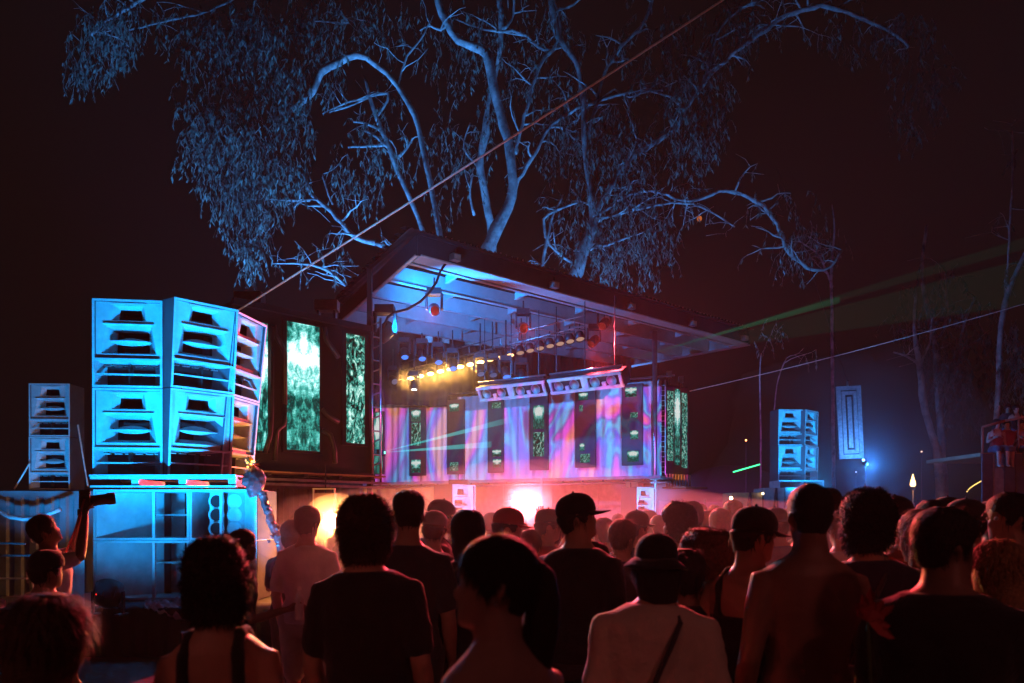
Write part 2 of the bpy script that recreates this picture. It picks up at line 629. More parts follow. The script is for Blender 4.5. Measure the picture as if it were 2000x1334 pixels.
# rim beams above and below
MB().beam(L0 + hi + LNv * 0.06, L1 + hi + LNv * 0.06, 0.12, 0.12).build("top_beam", M_BLACK, wing)
MB().beam(L0 + lo + LNv * 0.08, L1 + lo + LNv * 0.08, 0.16, 0.14).build("bottom_beam", M_BLACK, wing)
MB().beam(L0 + lo + LNv * 0.12 + Vector((0, 0, -0.24)), L1 + LT * 0.3 + lo + LNv * 0.12 + Vector((0, 0, -0.24)), 0.05, 0.05).build("scaffold_pipe", M_STEEL, wing)
MB().beam(L0 + lo + LNv * 0.5 + Vector((0, 0, -0.16)), L1 + LT * 0.2 + lo + LNv * 0.5 + Vector((0, 0, -0.16)), 0.05, 0.05).build("scaffold_pipe", M_STEEL, wing)
for t in (0.15, 0.4, 0.65, 0.9):
    q = L0.lerp(L1, t)
    MB().beam(q + lo - LNv * 2.2 - Vector((0, 0, 0.07)), q + lo + LNv * 0.62 - Vector((0, 0, 0.07)), 0.08, 0.08).build("joist", M_DARKSTEEL, wing)
MB().box((L0.lerp(L1, 0.5) + lo * 1 - LNv * 0.8 - Vector((0, 0, 0.02))), ((L1 - L0).length, 2.9, 0.03), rz=math.atan2(LT.y, LT.x)).build("underside_board", M_WOOD, wing)
# ladder truss standing at the box's end
tr = thing("ladder_truss", "upright ladder truss with blue lit rungs at the end of the black screen box", "truss", L1 + LT * 0.1)
ta, tb = L1 + LT * 0.05 + LNv * 0.05, L1 + LT * 0.28 + LNv * 0.05
for q in (ta, tb):
    MB().tube([q + Vector((0, 0, 2.4)), q + Vector((0, 0, 6.3))], 0.028, 8).build("chord", M_STEEL, tr, smooth=True)
for k in range(14):
    z = 2.6 + k * 0.27
    MB().tube([ta + Vector((0, 0, z)), tb + Vector((0, 0, z + (0.1 if k % 2 else 0)))], 0.018, 6).build("rung", M_STEEL, tr)
# grey boxes on the roof of the screen box
for (x0, x1, y0, y1, Y, w) in ((461, 514, 573, 596, 16.2, "vent box standing on the black screen box above the cut off screen"), (617, 661, 588, 608, 18.0, "vent box standing on the black screen box beside the roof post")):
    v = thing("vent_box", "flat grey " + w, "vent box", Vector((WX((x0 + x1) / 2, Y), Y, LZ1)))
    zc, hh = (ZZ(y0, Y) + ZZ(y1, Y)) / 2, ZZ(y0, Y) - ZZ(y1, Y)
    MB().box((WX((x0 + x1) / 2, Y), Y, zc), (WX(x1, Y) - WX(x0, Y), 0.3, hh)).build("housing", mat("grey_vent_paint", (0.3, 0.3, 0.33), 0.5), v)
    for sx in (x0 + 6, x1 - 6):
        MB().box((WX(sx, Y), Y, (LZ1 + zc - hh / 2) / 2), (0.05, 0.2, max(0.02, zc - hh / 2 - LZ1))).build("leg", M_DARKSTEEL, v)

# ================================================================ curtain wall (back of the stage)
WL, WR = Vector((WX(736, 29.0), 29.0, 0)), Vector((WX(1292, 24.0), 24.0, 0))
WT = (WR - WL).normalized()
WN = Vector((WT.y, -WT.x, 0))
WZ0, WZ1 = 2.98, 6.0
WLn = (WR - WL).length
wall = thing("curtain_wall", "raised wall of projected curtains and narrow screen panels at the back of the stage", "stage wall", (WL + WR) / 2 + Vector((0, 0, WZ0)))
lo, hi = Vector((0, 0, WZ0)), Vector((0, 0, WZ1))
bo = MB()
ba, bb = WL - WN * 2.0, WR - WN * 2.0
bo.add([WL + lo, WR + lo, bb + lo, ba + lo, WL + hi, WR + hi, bb + hi, ba + hi], [(0, 1, 5, 4), (1, 2, 6, 5), (2, 3, 7, 6), (3, 0, 4, 7), (4, 5, 6, 7), (3, 2, 1, 0)])
bo.build("backing_box", M_BLACK, wall)
# seven narrow panels with their little windows, eight curtains between
PAN = [(741, 759, 806, 927, [(742, 758, 808, 926, 5)]),
       (810, 840, 797, 930, [(814, 832, 803, 826, 1), (814, 832, 828, 872, 2), (814, 832, 899, 924, 3)]),
       (883, 915, 783, 927, [(888, 906, 791, 806, 1), (889, 905, 904, 921, 4)]),
       (962, 991, 779, 924, [(970, 987, 789, 800, 2), (971, 988, 880, 893, 3), (972, 988, 898, 914, 3)]),
       (1043, 1078, 764, 919, [(1050, 1071, 794, 840, 1), (1050, 1071, 846, 893, 2)]),
       (1131, 1170, 760, 914, [(1138, 1156, 770, 784, 1), (1139, 1146, 794, 806, 2), (1140, 1149, 868, 882, 5), (1141, 1160, 888, 905, 4)]),
       (1221, 1261, 753, 910, [(1228, 1250, 760, 778, 3), (1238, 1252, 808, 818, 2), (1238, 1253, 843, 860, 5), (1232, 1254, 882, 903, 1)])]
for i, (x0, x1, y0, y1, wins) in enumerate(PAN):
    pn, _ = panel_on(WL, WR, WN, x0, x1, y0, y1, 0.24, 0.10, M_PANEL, wall, "screen_panel")
    for j, (a0, a1, b0, b1, sd) in enumerate(wins):
        panel_on(WL, WR, WN, a0, a1, b0, b1, 0.345, 0.008, led("led_window_%d" % sd, 20 + sd, 0.8, 'water' if sd % 2 else 'leaf', 2.2, 3.0), pn, "screen_window")
edges = [WL.lerp(WR, 0.0)] + [along(WL, WR, (p[0] + p[1]) / 2) for p in PAN] + [WR]
for i in range(len(edges) - 1):
    a, b = edges[i], edges[i + 1]
    ln = (b - a).length
    if ln < 0.2:
        continue
    vs = []
    n = max(10, int(ln / 0.045))
    ph = random.random() * 6
    for k in range(n + 1):
        q = a.lerp(b, k / n)
        s_ = k / n * ln
        o_ = 0.10 + 0.028 * math.sin(s_ * 21 + ph) + 0.022 * math.sin(s_ * 9.7 + ph * 2)
        for j, zf in enumerate((0.0, 0.5, 1.0)):
            z = WZ0 + 0.02 + (WZ1 - WZ0 - 0.06) * zf
            vs.append(q + WN * (o_ * (1.15 - 0.3 * zf)) + Vector((0, 0, z)))
    c = MB().add(vs, [(3 * k + j, 3 * k + 3 + j, 3 * k + 4 + j, 3 * k + 1 + j) for k in range(n) for j in (0, 1)]).build("curtain", M_SCREENCLOTH, wall, smooth=True)
# rails and clamps
for z, off, r in ((WZ1 + 0.04, 0.30, 0.03), (WZ0 - 0.10, 0.55, 0.034), (WZ0 - 0.22, 0.75, 0.03)):
    MB().tube([WL + WN * off + Vector((0, 0, z)), WR + WN * off + WT * 0.5 + Vector((0, 0, z))], r, 8).build("rail", M_STEEL, wall, smooth=True)
for k in range(16):
    q = WL.lerp(WR, (k + 0.5) / 16)
    MB().box(q + WN * 0.55 + Vector((0, 0, WZ0 - 0.10)), (0.06, 0.11, 0.11), rz=math.atan2(WT.y, WT.x)).build("clamp", M_DARKSTEEL, wall)
q = (WL + WR) / 2
MB().box(q + WN * 0.0 + Vector((0, 0, WZ0 - 0.06)), (WLn + 0.3, 1.3, 0.10), rz=math.atan2(WT.y, WT.x)).build("ledge", mat("warm_grey_ledge", (0.30, 0.26, 0.24), 0.7), wall)

# narrow black box with three screens at the wall's right end
E0, E1 = WR + WT * 0.12, Vector((WX(1345, 24.7), 24.7, 0))
ET = (E1 - E0).normalized()
EN = Vector((ET.y, -ET.x, 0))
endb = thing("screen_box", "narrow black box of three cyan screens at the far end of the curtain wall", "screen box", E0 + Vector((0, 0, 3.0)))
bo = MB()
ba, bb = E0 - EN * 1.2, E1 - EN * 1.2
lo, hi = Vector((0, 0, 3.05)), Vector((0, 0, 5.85))
bo.add([E0 + lo, E1 + lo, bb + lo, ba + lo, E0 + hi, E1 + hi, bb + hi, ba + hi], [(0, 1, 5, 4), (1, 2, 6, 5), (2, 3, 7, 6), (3, 0, 4, 7), (4, 5, 6, 7), (3, 2, 1, 0)])
bo.build("box", M_BLACK, endb)
for i, (x0, x1, y0, y1) in enumerate(((1303, 1314, 764, 900), (1317, 1327, 760, 908), (1331, 1341, 768, 914))):
    panel_on(E0, E1, EN, x0, x1, y0, y1, 0.01, 0.02, led("led_strip_%d" % i, 40 + i, 0.9, 'leaf' if i != 1 else 'water', 2.0, 12), endb, "led_screen")
for k in range(9):
    q = E0.lerp(E1, k / 8)
    MB().box(q + EN * 0.05 + Vector((0, 0, 2.85)), (0.05, 0.05, 0.4)).build("batten", M_WOOD, endb)
MB().box((E0 + E1) / 2 + EN * 0.3 + Vector((0, 0, 2.62)), (1.1, 0.9, 0.05), rz=math.atan2(ET.y, ET.x)).build("ledge", M_WOOD, endb)
tr = thing("ladder_truss", "upright ladder truss between the curtain wall and the narrow screen box", "truss", WR)
for o_ in (0.02, 0.16):
    q = WR + WT * o_ + WN * 0.15
    MB().tube([q + Vector((0, 0, 3.0)), q + Vector((0, 0, 5.95))], 0.02, 6).build("chord", M_STEEL, tr)
for k in range(18):
    z = 3.1 + k * 0.158
    MB().tube([WR + WT * 0.02 + WN * 0.15 + Vector((0, 0, z)), WR + WT * 0.16 + WN * 0.15 + Vector((0, 0, z))], 0.013, 5).build("rung", M_STEEL, tr)
for i, (x, y, Y) in enumerate(((1307, 735, 24.2), (1330, 745, 24.6))):
    b = thing("lamp_bracket", ("left" if i == 0 else "right") + " of two small grey brackets standing on the narrow screen box", "bracket", Vector((WX(x, Y), Y, 5.85)))
    MB().box((WX(x, Y), Y, 5.85 + (ZZ(y, Y) - 5.85) / 2), (0.05, 0.05, max(.1, ZZ(y, Y) - 5.85))).build("stem", M_STEEL, b)
    MB().box((WX(x, Y), Y, ZZ(y, Y) + 0.06), (0.14, 0.12, 0.2)).build("plate", mat("grey_vent_paint", (0.3, 0.3, 0.33)), b)

# ================================================================ under the curtain wall
def curtain(name, label, a, b, z0, z1, m, amp=0.07, freq=16.0):
    a, b = Vector(a), Vector(b)
    ln = (b - a).length
    t = (b - a) / ln
    nn = Vector((t.y, -t.x, 0))
    n = int(ln / 0.04)
    vs = []
    for k in range(n + 1):
        s_ = k / n * ln
        o_ = amp * math.sin(s_ * freq + 0.7 * math.sin(s_ * 3)) + 0.5 * amp * math.sin(s_ * freq * 0.47)
        for zf in (0, 0.35, 0.7, 1):
            vs.append(a + t * s_ + nn * (o_ * (1.2 - 0.7 * zf)) + Vector((0, 0, z0 + (z1 - z0) * zf)))
    o = MB().add(vs, [(4 * k + j, 4 * k + 4 + j, 4 * k + 5 + j, 4 * k + 1 + j) for k in range(n) for j in range(3)]).build(name, m, smooth=True, at=(a + b) / 2)
    return tag(o, label, "curtain")


UO = -WN * 1.2
curtain("drape", "beige pleated drape hanging under the curtain wall beside the monitor stack", WL + WN * 0.1 - WT * 0.6, along(WL, WR, 872) + WN * 0.1, 0.3, 2.78, M_CURTAIN)
bw = thing("backdrop_board", "plain board backdrop behind the performer under the curtain wall", "backdrop", along(WL, WR, 1000) + UO)
e = [along(WL, WR, x) - WN * 0.9 for x in (875, 960, 1058, 1150, 1240)]
for i in range(4):
    MB().beam(e[i] + WT * 0.01 + Vector((0, 0, 1.5)), e[i + 1] - WT * 0.01 + Vector((0, 0, 1.5)), 0.04, 2.6).build("board", mat("pink_grey_board", (0.42, 0.36, 0.36), 0.7), bw)
# risers
deck = thing("stage_deck", "low dark stage deck under the curtain wall", "stage", along(WL, WR, 1020) + WN * 1.5)
q = along(WL, WR, 1010) + WN * 1.0
MB().box(q + Vector((0, 0, 0.28)), (10.0, 3.2, 0.56), rz=math.atan2(WT.y, WT.x)).build("platform", M_BLACK, deck)
MB().box(q + Vector((0, 0, 0.575)), (10.05, 3.25, 0.03), rz=math.atan2(WT.y, WT.x)).build("deck_board", M_WOOD, deck)
# performer's table
q = along(WL, WR, 1030) + WN * 2.1
tb = thing("mixing_table", "draped table with players in front of the performer", "table", q + Vector((0, 0, 0.59)))
MB().box(q + Vector((0, 0, 1.40)), (2.4, 0.8, 0.05), rz=math.atan2(WT.y, WT.x)).build("table_top", M_BLACK, tb)
MB().box(q + WN * 0.36 + Vector((0, 0, 0.98)), (2.36, 0.03, 0.78), rz=math.atan2(WT.y, WT.x)).build("skirt", mat("pink_print_cloth", (0.5, 0.3, 0.42), 0.8, 0, 0.6, 9), tb)
for dx in (-0.7, -0.1, 0.5):
    MB().box(q + WT * dx + Vector((0, 0, 1.48)), (0.4, 0.4, 0.1), rz=math.atan2(WT.y, WT.x)).build("player", M_DARKSTEEL, tb)
# thin post right of the white light
q = Vector((WX(1057, 24.0), 24.0, 0))
tag(MB().box(q + Vector((0, 0, 1.75)), (0.05, 0.05, 2.4)).build("prop", M_WHITE, at=q), "thin pale upright right beside the white light", "post")
# plywood fin
q0 = Vector((WX(1234, 23.4), 23.4, 0))
fin = thing("plywood_fin", "tall plywood board with a black cable, beside the monitor under the post", "board", q0)
MB().box(q0 + Vector((0, 0, 1.67)), (0.36, 0.05, 2.2)).build("board", mat("pale_plywood", (0.55, 0.42, 0.22), 0.7), fin)
MB().tube([q0 + Vector((-0.05, -0.05, 2.75)), q0 + Vector((0.02, -0.06, 2.0)), q0 + Vector((0.1, -0.06, 1.2))], 0.018, 6).build("cable", M_CABLE, fin)

curtain("drape", "black drape closing the gap between the curtain wall and the roof", Vector((RD.x + 0.1, RD.y + 3.4, 0)), Vector((RC.x, RC.y - 0.5, 0)), 5.6, 7.85, mat("black_drape", (0.02, 0.02, 0.022), 0.9))  # added sheet that keeps the gap under the roof dark

# far hoarding to the right, behind the crowd
hb = thing("hoarding_fence", "long board fence far behind the crowd to the right", "fence", (14, 40, 0))
for k in range(22):
    x = 7.0 + k * 1.22
    MB().box((x, 40 + 0.02 * (k % 2), 1.25), (1.2, 0.05, 2.5 + 0.1 * math.sin(k * 2.1))).build("panel", mat("grey_hoarding_board", (0.26, 0.23, 0.24), 0.8, 0, 0.3, 1.5), hb)
    MB().box((x + 0.61, 39.93, 1.3), (0.08, 0.08, 2.7)).build("post", M_DARKSTEEL, hb)

# ================================================================ horn loudspeakers
BLUE = (0.0, 0.35, 1.0)


def make_speaker():
    """horn loaded cabinet, 1 wide, 1.33 high, front towards -Y, base at z = 0"""
    W, H, D = 1.0, 1.33, 0.72
    root = thing("horn_loudspeaker", "x", "loudspeaker", (0, 0, 0))
    c = MB()
    t = 0.032
    hw = W / 2
    c.box((-hw + t / 2, D / 2, H / 2), (t, D, H))
    c.box((hw - t / 2, D / 2, H / 2), (t, D, H))
    c.box((0, D / 2, H - t / 2), (W - 2 * t, D, t))
    c.box((0, D / 2, t / 2), (W - 2 * t, D, t))
    c.box((0, D - t / 2, H / 2), (W - 2 * t, t, H - 2 * t))
    c.box((0, 0.14, 0.425), (W - 2 * t, 0.27, 0.03))
    c.build("cabinet", mat("dark_cabinet_side_paint", (0.06, 0.07, 0.085), 0.6, 0, 0.3, 5, 0.1, 40), root, local=True)  # shell coloured darker than the white front frame
    fr_ = MB()
    for s_ in (-1, 1):
        fr_.box((s_ * (hw - t / 2), -0.006, H / 2), (t, 0.012, H))
        fr_.box((0, -0.006, H / 2 + s_ * (H / 2 - t / 2)), (W - 2 * t, 0.012, t))
    fr_.box((0, -0.004, 0.425), (W - 2 * t, 0.012, 0.03))
    fr_.build("front_frame", M_WHITE, root, local=True)
    # front baffle with two openings
    y = 0.045
    x1 = hw - t
    z0, z1 = 0.44, H - t
    b = MB()
    rows = [(z0, None), (0.515, 0.385), (0.93, 0.30), (0.99, None), (1.03, 0.22), (1.235, 0.215), (z1, None)]

    def strip(za, zb, wa=None, wb=None):
        if wa is None:
            b.quad((-x1, y, za), (x1, y, za), (x1, y, zb), (-x1, y, zb))
        else:
            b.quad((-x1, y, za), (-wa, y, za), (-wb, y, zb), (-x1, y, zb))
            b.quad((wa, y, za), (x1, y, za), (x1, y, zb), (wb, y, zb))
    strip(z0, 0.515)
    strip(0.515, 0.93, 0.40, 0.33)
    strip(0.93, 1.02)
    strip(1.02, 1.25, 0.25, 0.22)
    strip(1.25, z1)
    b.build("baffle", M_WHITE, root, local=True)

    def flare(name, m0, m1, dep, rec):
        """mouth (za, wa, zb, wb) narrowing to a throat"""
        za, wa, zb, wb = m0
        ta, ua, tb_, ub = m1
        o = MB()
        M0 = [(-wa, y, za), (wa, y, za), (wb, y, zb), (-wb, y, zb)]
        M1 = [(-ua, dep, ta), (ua, dep, ta), (ub, dep, tb_), (-ub, dep, tb_)]
        for k in range(4):
            k2 = (k + 1) % 4
            o.quad(M0[k], M0[k2], M1[k2], M1[k])
        f = o.build(name, M_WHITE, root, local=True)
        th = MB()
        M2 = [(p[0] * 0.9, rec, ta + (p[2] - ta) * 0.95 + 0.005) for p in M1]
        for k in range(4):
            k2 = (k + 1) % 4
            th.quad(M1[k], M1[k2], M2[k2], M2[k])
        th.quad(*M2)
        th.build("throat", M_VOID, f, local=True)  # blackened throat: shade deep in the horn put into the colour
        return f
    flare("mid_horn", (0.515, 0.40, 0.93, 0.33), (0.575, 0.235, 0.885, 0.225), 0.27, 0.45)
    flare("high_horn", (1.02, 0.25, 1.25, 0.22), (1.05, 0.17, 1.205, 0.15), 0.16, 0.36)
    # lip above the mid horn
    MB().add([(-0.37, y - 0.002, 0.99), (0.37, y - 0.002, 0.99), (0.37, y - 0.04, 0.965), (-0.37, y - 0.04, 0.965), (-0.30, y + 0.01, 0.932), (0.30, y + 0.01, 0.932)],
             [(0, 3, 2, 1), (3, 4, 5, 2), (0, 4, 3), (1, 2, 5)]).build("horn_lip", M_WHITE, root, local=True)
    MB().box((0, y - 0.012, 1.272), (0.52, 0.03, 0.022)).build("horn_lip", M_WHITE, root, local=True)
    # lens shaped vane
    vn = MB()
    n = 12
    vs = []
    for k in range(n + 1):
        a = -0.29 + 0.58 * k / n
        f = max(0.0, 1 - (a / 0.29) ** 2)
        vs += [(a, 0.01 + 0.05 * (1 - f), 0.715), (a, 0.20 + 0.02 * f, 0.715 + 0.075 * f + 0.004), (a, 0.20, 0.715 - 0.05 * f - 0.004)]
    fs = []
    for k in range(n):
        q = 3 * k
        fs += [(q, q + 3, q + 4, q + 1), (q + 1, q + 4, q + 5, q + 2), (q + 2, q + 5, q + 3, q)]
    vn.add(vs, fs).build("vane", M_WHITE, root, local=True)
    # bass vent under the horns
    v = MB()
    for s_ in (-1, 1):
        v.quad((s_ * x1, 0.0, 0.035), (s_ * x1, 0.0, 0.41), (s_ * (x1 - 0.09), 0.26, 0.37), (s_ * (x1 - 0.09), 0.26, 0.06))
    v.quad((-x1, 0.0, 0.41), (x1, 0.0, 0.41), (x1 - 0.09, 0.26, 0.37), (-x1 + 0.09, 0.26, 0.37))
    v.build("vent_cheek", M_WHITE, root, local=True)
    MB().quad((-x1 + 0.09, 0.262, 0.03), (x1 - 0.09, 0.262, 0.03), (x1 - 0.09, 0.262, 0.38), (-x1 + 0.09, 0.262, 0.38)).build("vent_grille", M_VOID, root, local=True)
    MB().box((0, 0.05, 0.205), (W - 2 * t - 0.03, 0.05, 0.022)).build("vent_slat", M_WHITE, root, local=True)
    MB().box((0.0, 0.13, 0.20), (0.018, 0.16, 0.32)).build("vent_brace", M_VOID, root, local=True)
    for k in (-0.36, -0.2, -0.05, 0.1, 0.25, 0.38):
        MB().box((k, 0.2, 0.352), (0.10, 0.05, 0.014)).build("vent_tab", M_WHITE, root, local=True)
    return root


SP0 = make_speaker()
sp_used = [False]


def speaker(loc, sc, yaw, pitch, label, group):
    o = copy_tree(SP0) if sp_used[0] else SP0
    sp_used[0] = True
    o.location = loc
    o.scale = (sc, sc, sc)
    o.rotation_euler = (R(pitch), 0, R(yaw))
    ORG[o.name] = Vector(loc)
    o["label"] = label
    o["group"] = group
    return o


SS = 0.90
GB = "big loudspeaker stack"
zb = ZZ(931, 10.5)
cols = [(181, 10.40, 8, 0.3, "left"), (327, 10.44, 46, 5.0, "middle"), (430, 10.98, 80, 5.4, "right")]
for px_, Y, yaw, pitch, w in cols:
    base = Vector((WX(px_, Y), Y, zb)) + Matrix.Rotation(R(yaw), 3, 'Z') @ Vector((SS / 2, 0, 0))
    up = Matrix.Rotation(R(yaw), 3, 'Z') @ Matrix.Rotation(R(pitch), 3, 'X') @ Vector((0, 0, 1))
    speaker(base, SS, yaw, pitch, "blue lit white horn loudspeaker, lower one of the %s column in the big stack" % w, GB)
    speaker(base + up * (1.33 * SS + 0.012), SS, yaw, pitch * 1.15, "blue lit white horn loudspeaker, upper one of the %s column in the big stack" % w, GB)
zc = ctz + 0.04
sm = Vector((WX(97, 15.1), 15.1, zc))
speaker(sm, 0.78, 3, 0.5, "small horn loudspeaker, lower of the two standing on the grey container", "loudspeakers on the container")
speaker(sm + Vector((0, 0, 1.33 * 0.78 + 0.01)), 0.78, 3, 0.5, "small horn loudspeaker, upper of the two standing on the grey container", "loudspeakers on the container")
for i, (a, b) in enumerate((((152, 830), (172, 950)), ((58, 905), (28, 955)))):
    p0, p1 = P(a[0], a[1], 15.4 if i == 0 else 15.0), P(b[0], b[1], 15.1)
    tag(MB().tube([p0, p1], 0.016, 6).build("guy_strap", M_ROPE, at=p1), "pale strap bracing the small loudspeaker stack on its " + ("right" if i == 0 else "left"), "strap")
zr = ZZ(940, 25.2)
for px_, Y, yaw, w in ((1545, 25.2, 6, "left"), (1584, 25.45, 42, "right")):
    base = Vector((WX(px_, Y), Y, zr))
    speaker(base, 0.88, yaw, 1.5, "far cyan lit horn loudspeaker beside the hanging panel, lower of the %s column" % w, "far loudspeaker stack")
    speaker(base + Vector((0, 0, 1.33 * 0.88 + 0.01)), 0.88, yaw, 1.5, "far cyan lit horn loudspeaker beside the hanging panel, upper of the %s column" % w, "far loudspeaker stack")
speaker(Vector((WX(906, 20.0), 20.0, 1.35)), 0.9, 52, 0, "stage monitor loudspeaker with blue face, left of the performer", "stage monitors")
speaker(Vector((WX(1262, 23.0), 23.0, 1.45)), 0.86, 40, 0, "stage monitor loudspeaker with blue face, beside the plywood board", "stage monitors")
for i, (x, Y, z1) in enumerate(((904, 20.2, 1.35), (1262, 23.3, 1.45))):
    b = thing("flight_case", "black case under the stage monitor " + ("left of the performer" if i == 0 else "beside the plywood board"), "case", (WX(x, Y), Y, 0))
    MB().box((WX(x, Y), Y + .15, z1 / 2), (0.95, 0.7, z1 - 0.004)).build("body", M_BLACK, b)
    for s_ in (-1, 1):
        MB().box((WX(x, Y) + s_ * 0.47, Y + .15, z1 / 2), (0.03, 0.71, z1 - 0.02)).build("edge_strip", M_STEEL, b)
am = Vector((WX(896, 20.3), 20.3, ZZ(948, 20.2)))
a_ = thing("amplifier", "black amplifier lying on the monitor left of the performer", "amplifier", am)
MB().box(am + Vector((0, 0, 0.075)), (0.5, 0.4, 0.14)).build("body", M_BLACK, a_)
MB().box(am + Vector((-0.05, -0.21, 0.075)), (0.4, 0.01, 0.1)).build("front_panel", M_DARKSTEEL, a_)
MB().tube([am + Vector((0.15, 0, 0.14)), am + Vector((0.15, 0, 0.3))], 0.01, 5).build("aerial", M_DARKSTEEL, a_)

# pallet frame under the big stack
pal = thing("speaker_riser", "white open frame riser between the big stack and the bass cabinets", "riser", P(330, 955, 10.5))
zt, zl = ZZ(934, 10.4), ZZ(953, 10.4)
xl, xr = WX(186, 10.4), WX(468, 10.4)
for yy in (10.3, 11.1):
    MB().box(((xl + xr) / 2, yy, zt), (xr - xl, 0.06, 0.035)).build("rail", M_WHITE, pal)
    MB().box(((xl + xr) / 2, yy, zl + 0.015), (xr - xl, 0.06, 0.025)).build("rail", M_WHITE, pal)
for x in (270, 362, 458):
    MB().box((WX(x, 10.4), 10.7, (zt + zl) / 2), (0.10, 0.78, zt - zl - 0.04)).build("bearer", M_WHITE, pal)
MB().box(((xl + xr) / 2, 10.72, zt + 0.03), (xr - xl, 0.95, 0.02)).build("deck", M_WHITE, pal)

# ---------------------------------------------------------------- folded bass cabinets
BY = 10.25


def bass_cab(x0, x1, zb_, zt_, label, kind):
    o = thing("bass_cabinet", label, "loudspeaker", ((x0 + x1) / 2, BY, zb_), 0, "bass cabinets")
    D = 0.85
    t = 0.03
    s_ = MB()
    s_.box((x0 + t / 2, BY + D / 2, (zb_ + zt_) / 2), (t, D, zt_ - zb_))
    s_.box((x1 - t / 2, BY + D / 2, (zb_ + zt_) / 2), (t, D, zt_ - zb_))
    s_.box(((x0 + x1) / 2, BY + D / 2, zt_ - t / 2), (x1 - x0 - 2 * t, D, t))
    s_.box(((x0 + x1) / 2, BY + D / 2, zb_ + t / 2), (x1 - x0 - 2 * t, D, t))
    s_.box(((x0 + x1) / 2, BY + D - t / 2, (zb_ + zt_) / 2), (x1 - x0 - 2 * t, t, zt_ - zb_ - 2 * t))
    s_.build("cabinet", M_WHITE, o)
    za, zc_ = zb_ + t, zt_ - t
    if kind == 'port':
        MB().box((x1 + 0.006, BY + D / 2 + 0.02, (zb_ + zt_) / 2), (0.008, D - 0.02, zt_ - zb_ - 0.01)).build("side_cloth", M_VOID, o)  # added black sheet, kills the orange light on the cabinet's side
    if kind == 'horn':
        w = x1 - x0
        xa, xb = x0 + w * 0.52, x0 + w * 0.84
        # slanted walls down to the throat
        MB().quad((x0 + t, BY + 0.03, za), (xa, BY + 0.62, za), (xa, BY + 0.62, zc_), (x0 + t, BY + 0.03, zc_)).build("horn_wall", M_WHITE, o)
        MB().quad((xb, BY + 0.62, za), (x1 - t, BY + 0.05, za), (x1 - t, BY + 0.05, zc_), (xb, BY + 0.62, zc_)).build("horn_wall", M_WHITE, o)
        MB().box((xa + 0.05, BY + 0.63, (za + zc_) / 2), (0.09, 0.02, zc_ - za)).build("throat_cloth", M_VOID, o)
        MB().box((xb - 0.06, BY + 0.63, (za + zc_) / 2), (0.11, 0.02, zc_ - za)).build("throat_cloth", M_VOID, o)
        xm = x0 + w * 0.63
        MB().box((xm, BY + 0.02, (za + zc_) / 2), (0.035, 0.04, zc_ - za)).build("centre_brace", M_WHITE, o)
        zz = zb_ + (zt_ - zb_) * (0.5 if zb_ > 1 else 0.6)
        MB().box(((xa + xb) / 2, BY + 0.5, zz), (xb - xa + 0.06, 0.2, 0.02)).build("shelf", M_WHITE, o)
    else:
        w = x1 - x0
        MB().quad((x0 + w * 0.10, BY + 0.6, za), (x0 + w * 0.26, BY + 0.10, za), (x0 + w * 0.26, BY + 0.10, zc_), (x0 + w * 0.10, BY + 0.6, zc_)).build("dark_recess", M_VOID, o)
        MB().box((x0 + w * 0.36, BY + 0.12, (za + zc_) / 2), (w * 0.20, 0.03, zc_ - za)).build("port_board", M_WHITE, o)
        MB().box((x0 + w * 0.47, BY + 0.02, (za + zc_) / 2), (0.03, 0.04, zc_ - za)).build("centre_brace", M_WHITE, o)
        for k in range(3):
            z = za + (zc_ - za) * (0.2 + 0.3 * k)
            Mx = look((0, -1, 0))
            MB().lathe([(0.09, 0), (0.105, 0), (0.105, 0.02), (0.085, 0.02), (0.085, 0.0)], 18, Mx, (x0 + w * 0.365, BY + 0.105, z)).build("port_ring", M_WHITE, o, smooth=False)
            MB().lathe([(0.083, 0), (0.083, 0.004)], 18, Mx, (x0 + w * 0.365, BY + 0.104, z)).build("port_hole", M_VOID, o)
            MB().lathe([(0.10, 0), (0.10, 0.006)], 18, Mx, (x0 + w * 0.60, BY + 0.19, z)).build("port_cover", M_WHITE, o)
        MB().quad((x0 + w * 0.50, BY + 0.2, za), (x1 - t, BY + 0.2, za), (x1 - t, BY + 0.2, zc_), (x0 + w * 0.5, BY + 0.2, zc_)).build("inner_board", mat("grey_cabinet_paint", (0.34, 0.36, 0.38), 0.5), o)
        MB().quad((x0 + w * 0.76, BY + 0.18, za), (x1 - t, BY + 0.03, za), (x1 - t, BY + 0.03, zc_), (x0 + w * 0.76, BY + 0.18, zc_)).build("horn_wall", M_WHITE, o)
    return o


z_hi, z_mid, z_lo = ZZ(956, BY), ZZ(1056, BY), ZZ(1172, BY)
xs = [WX(x, BY) for x in (182, 370, 500)]
bass_cab(xs[0], xs[1] - 0.006, z_mid + 0.006, z_hi, "wide bass cabinet with folded horn, upper left under the big stack", 'horn')
bass_cab(xs[0], xs[1] - 0.006, z_lo, z_mid, "wide bass cabinet with folded horn, lower left under the big stack", 'horn')
bass_cab(xs[1], xs[2], z_mid + 0.006, z_hi, "bass cabinet with a column of round ports, upper right under the big stack", 'port')
bass_cab(xs[1], xs[2], z_lo, z_mid, "bass cabinet with a column of round ports, lower right under the big stack", 'port')
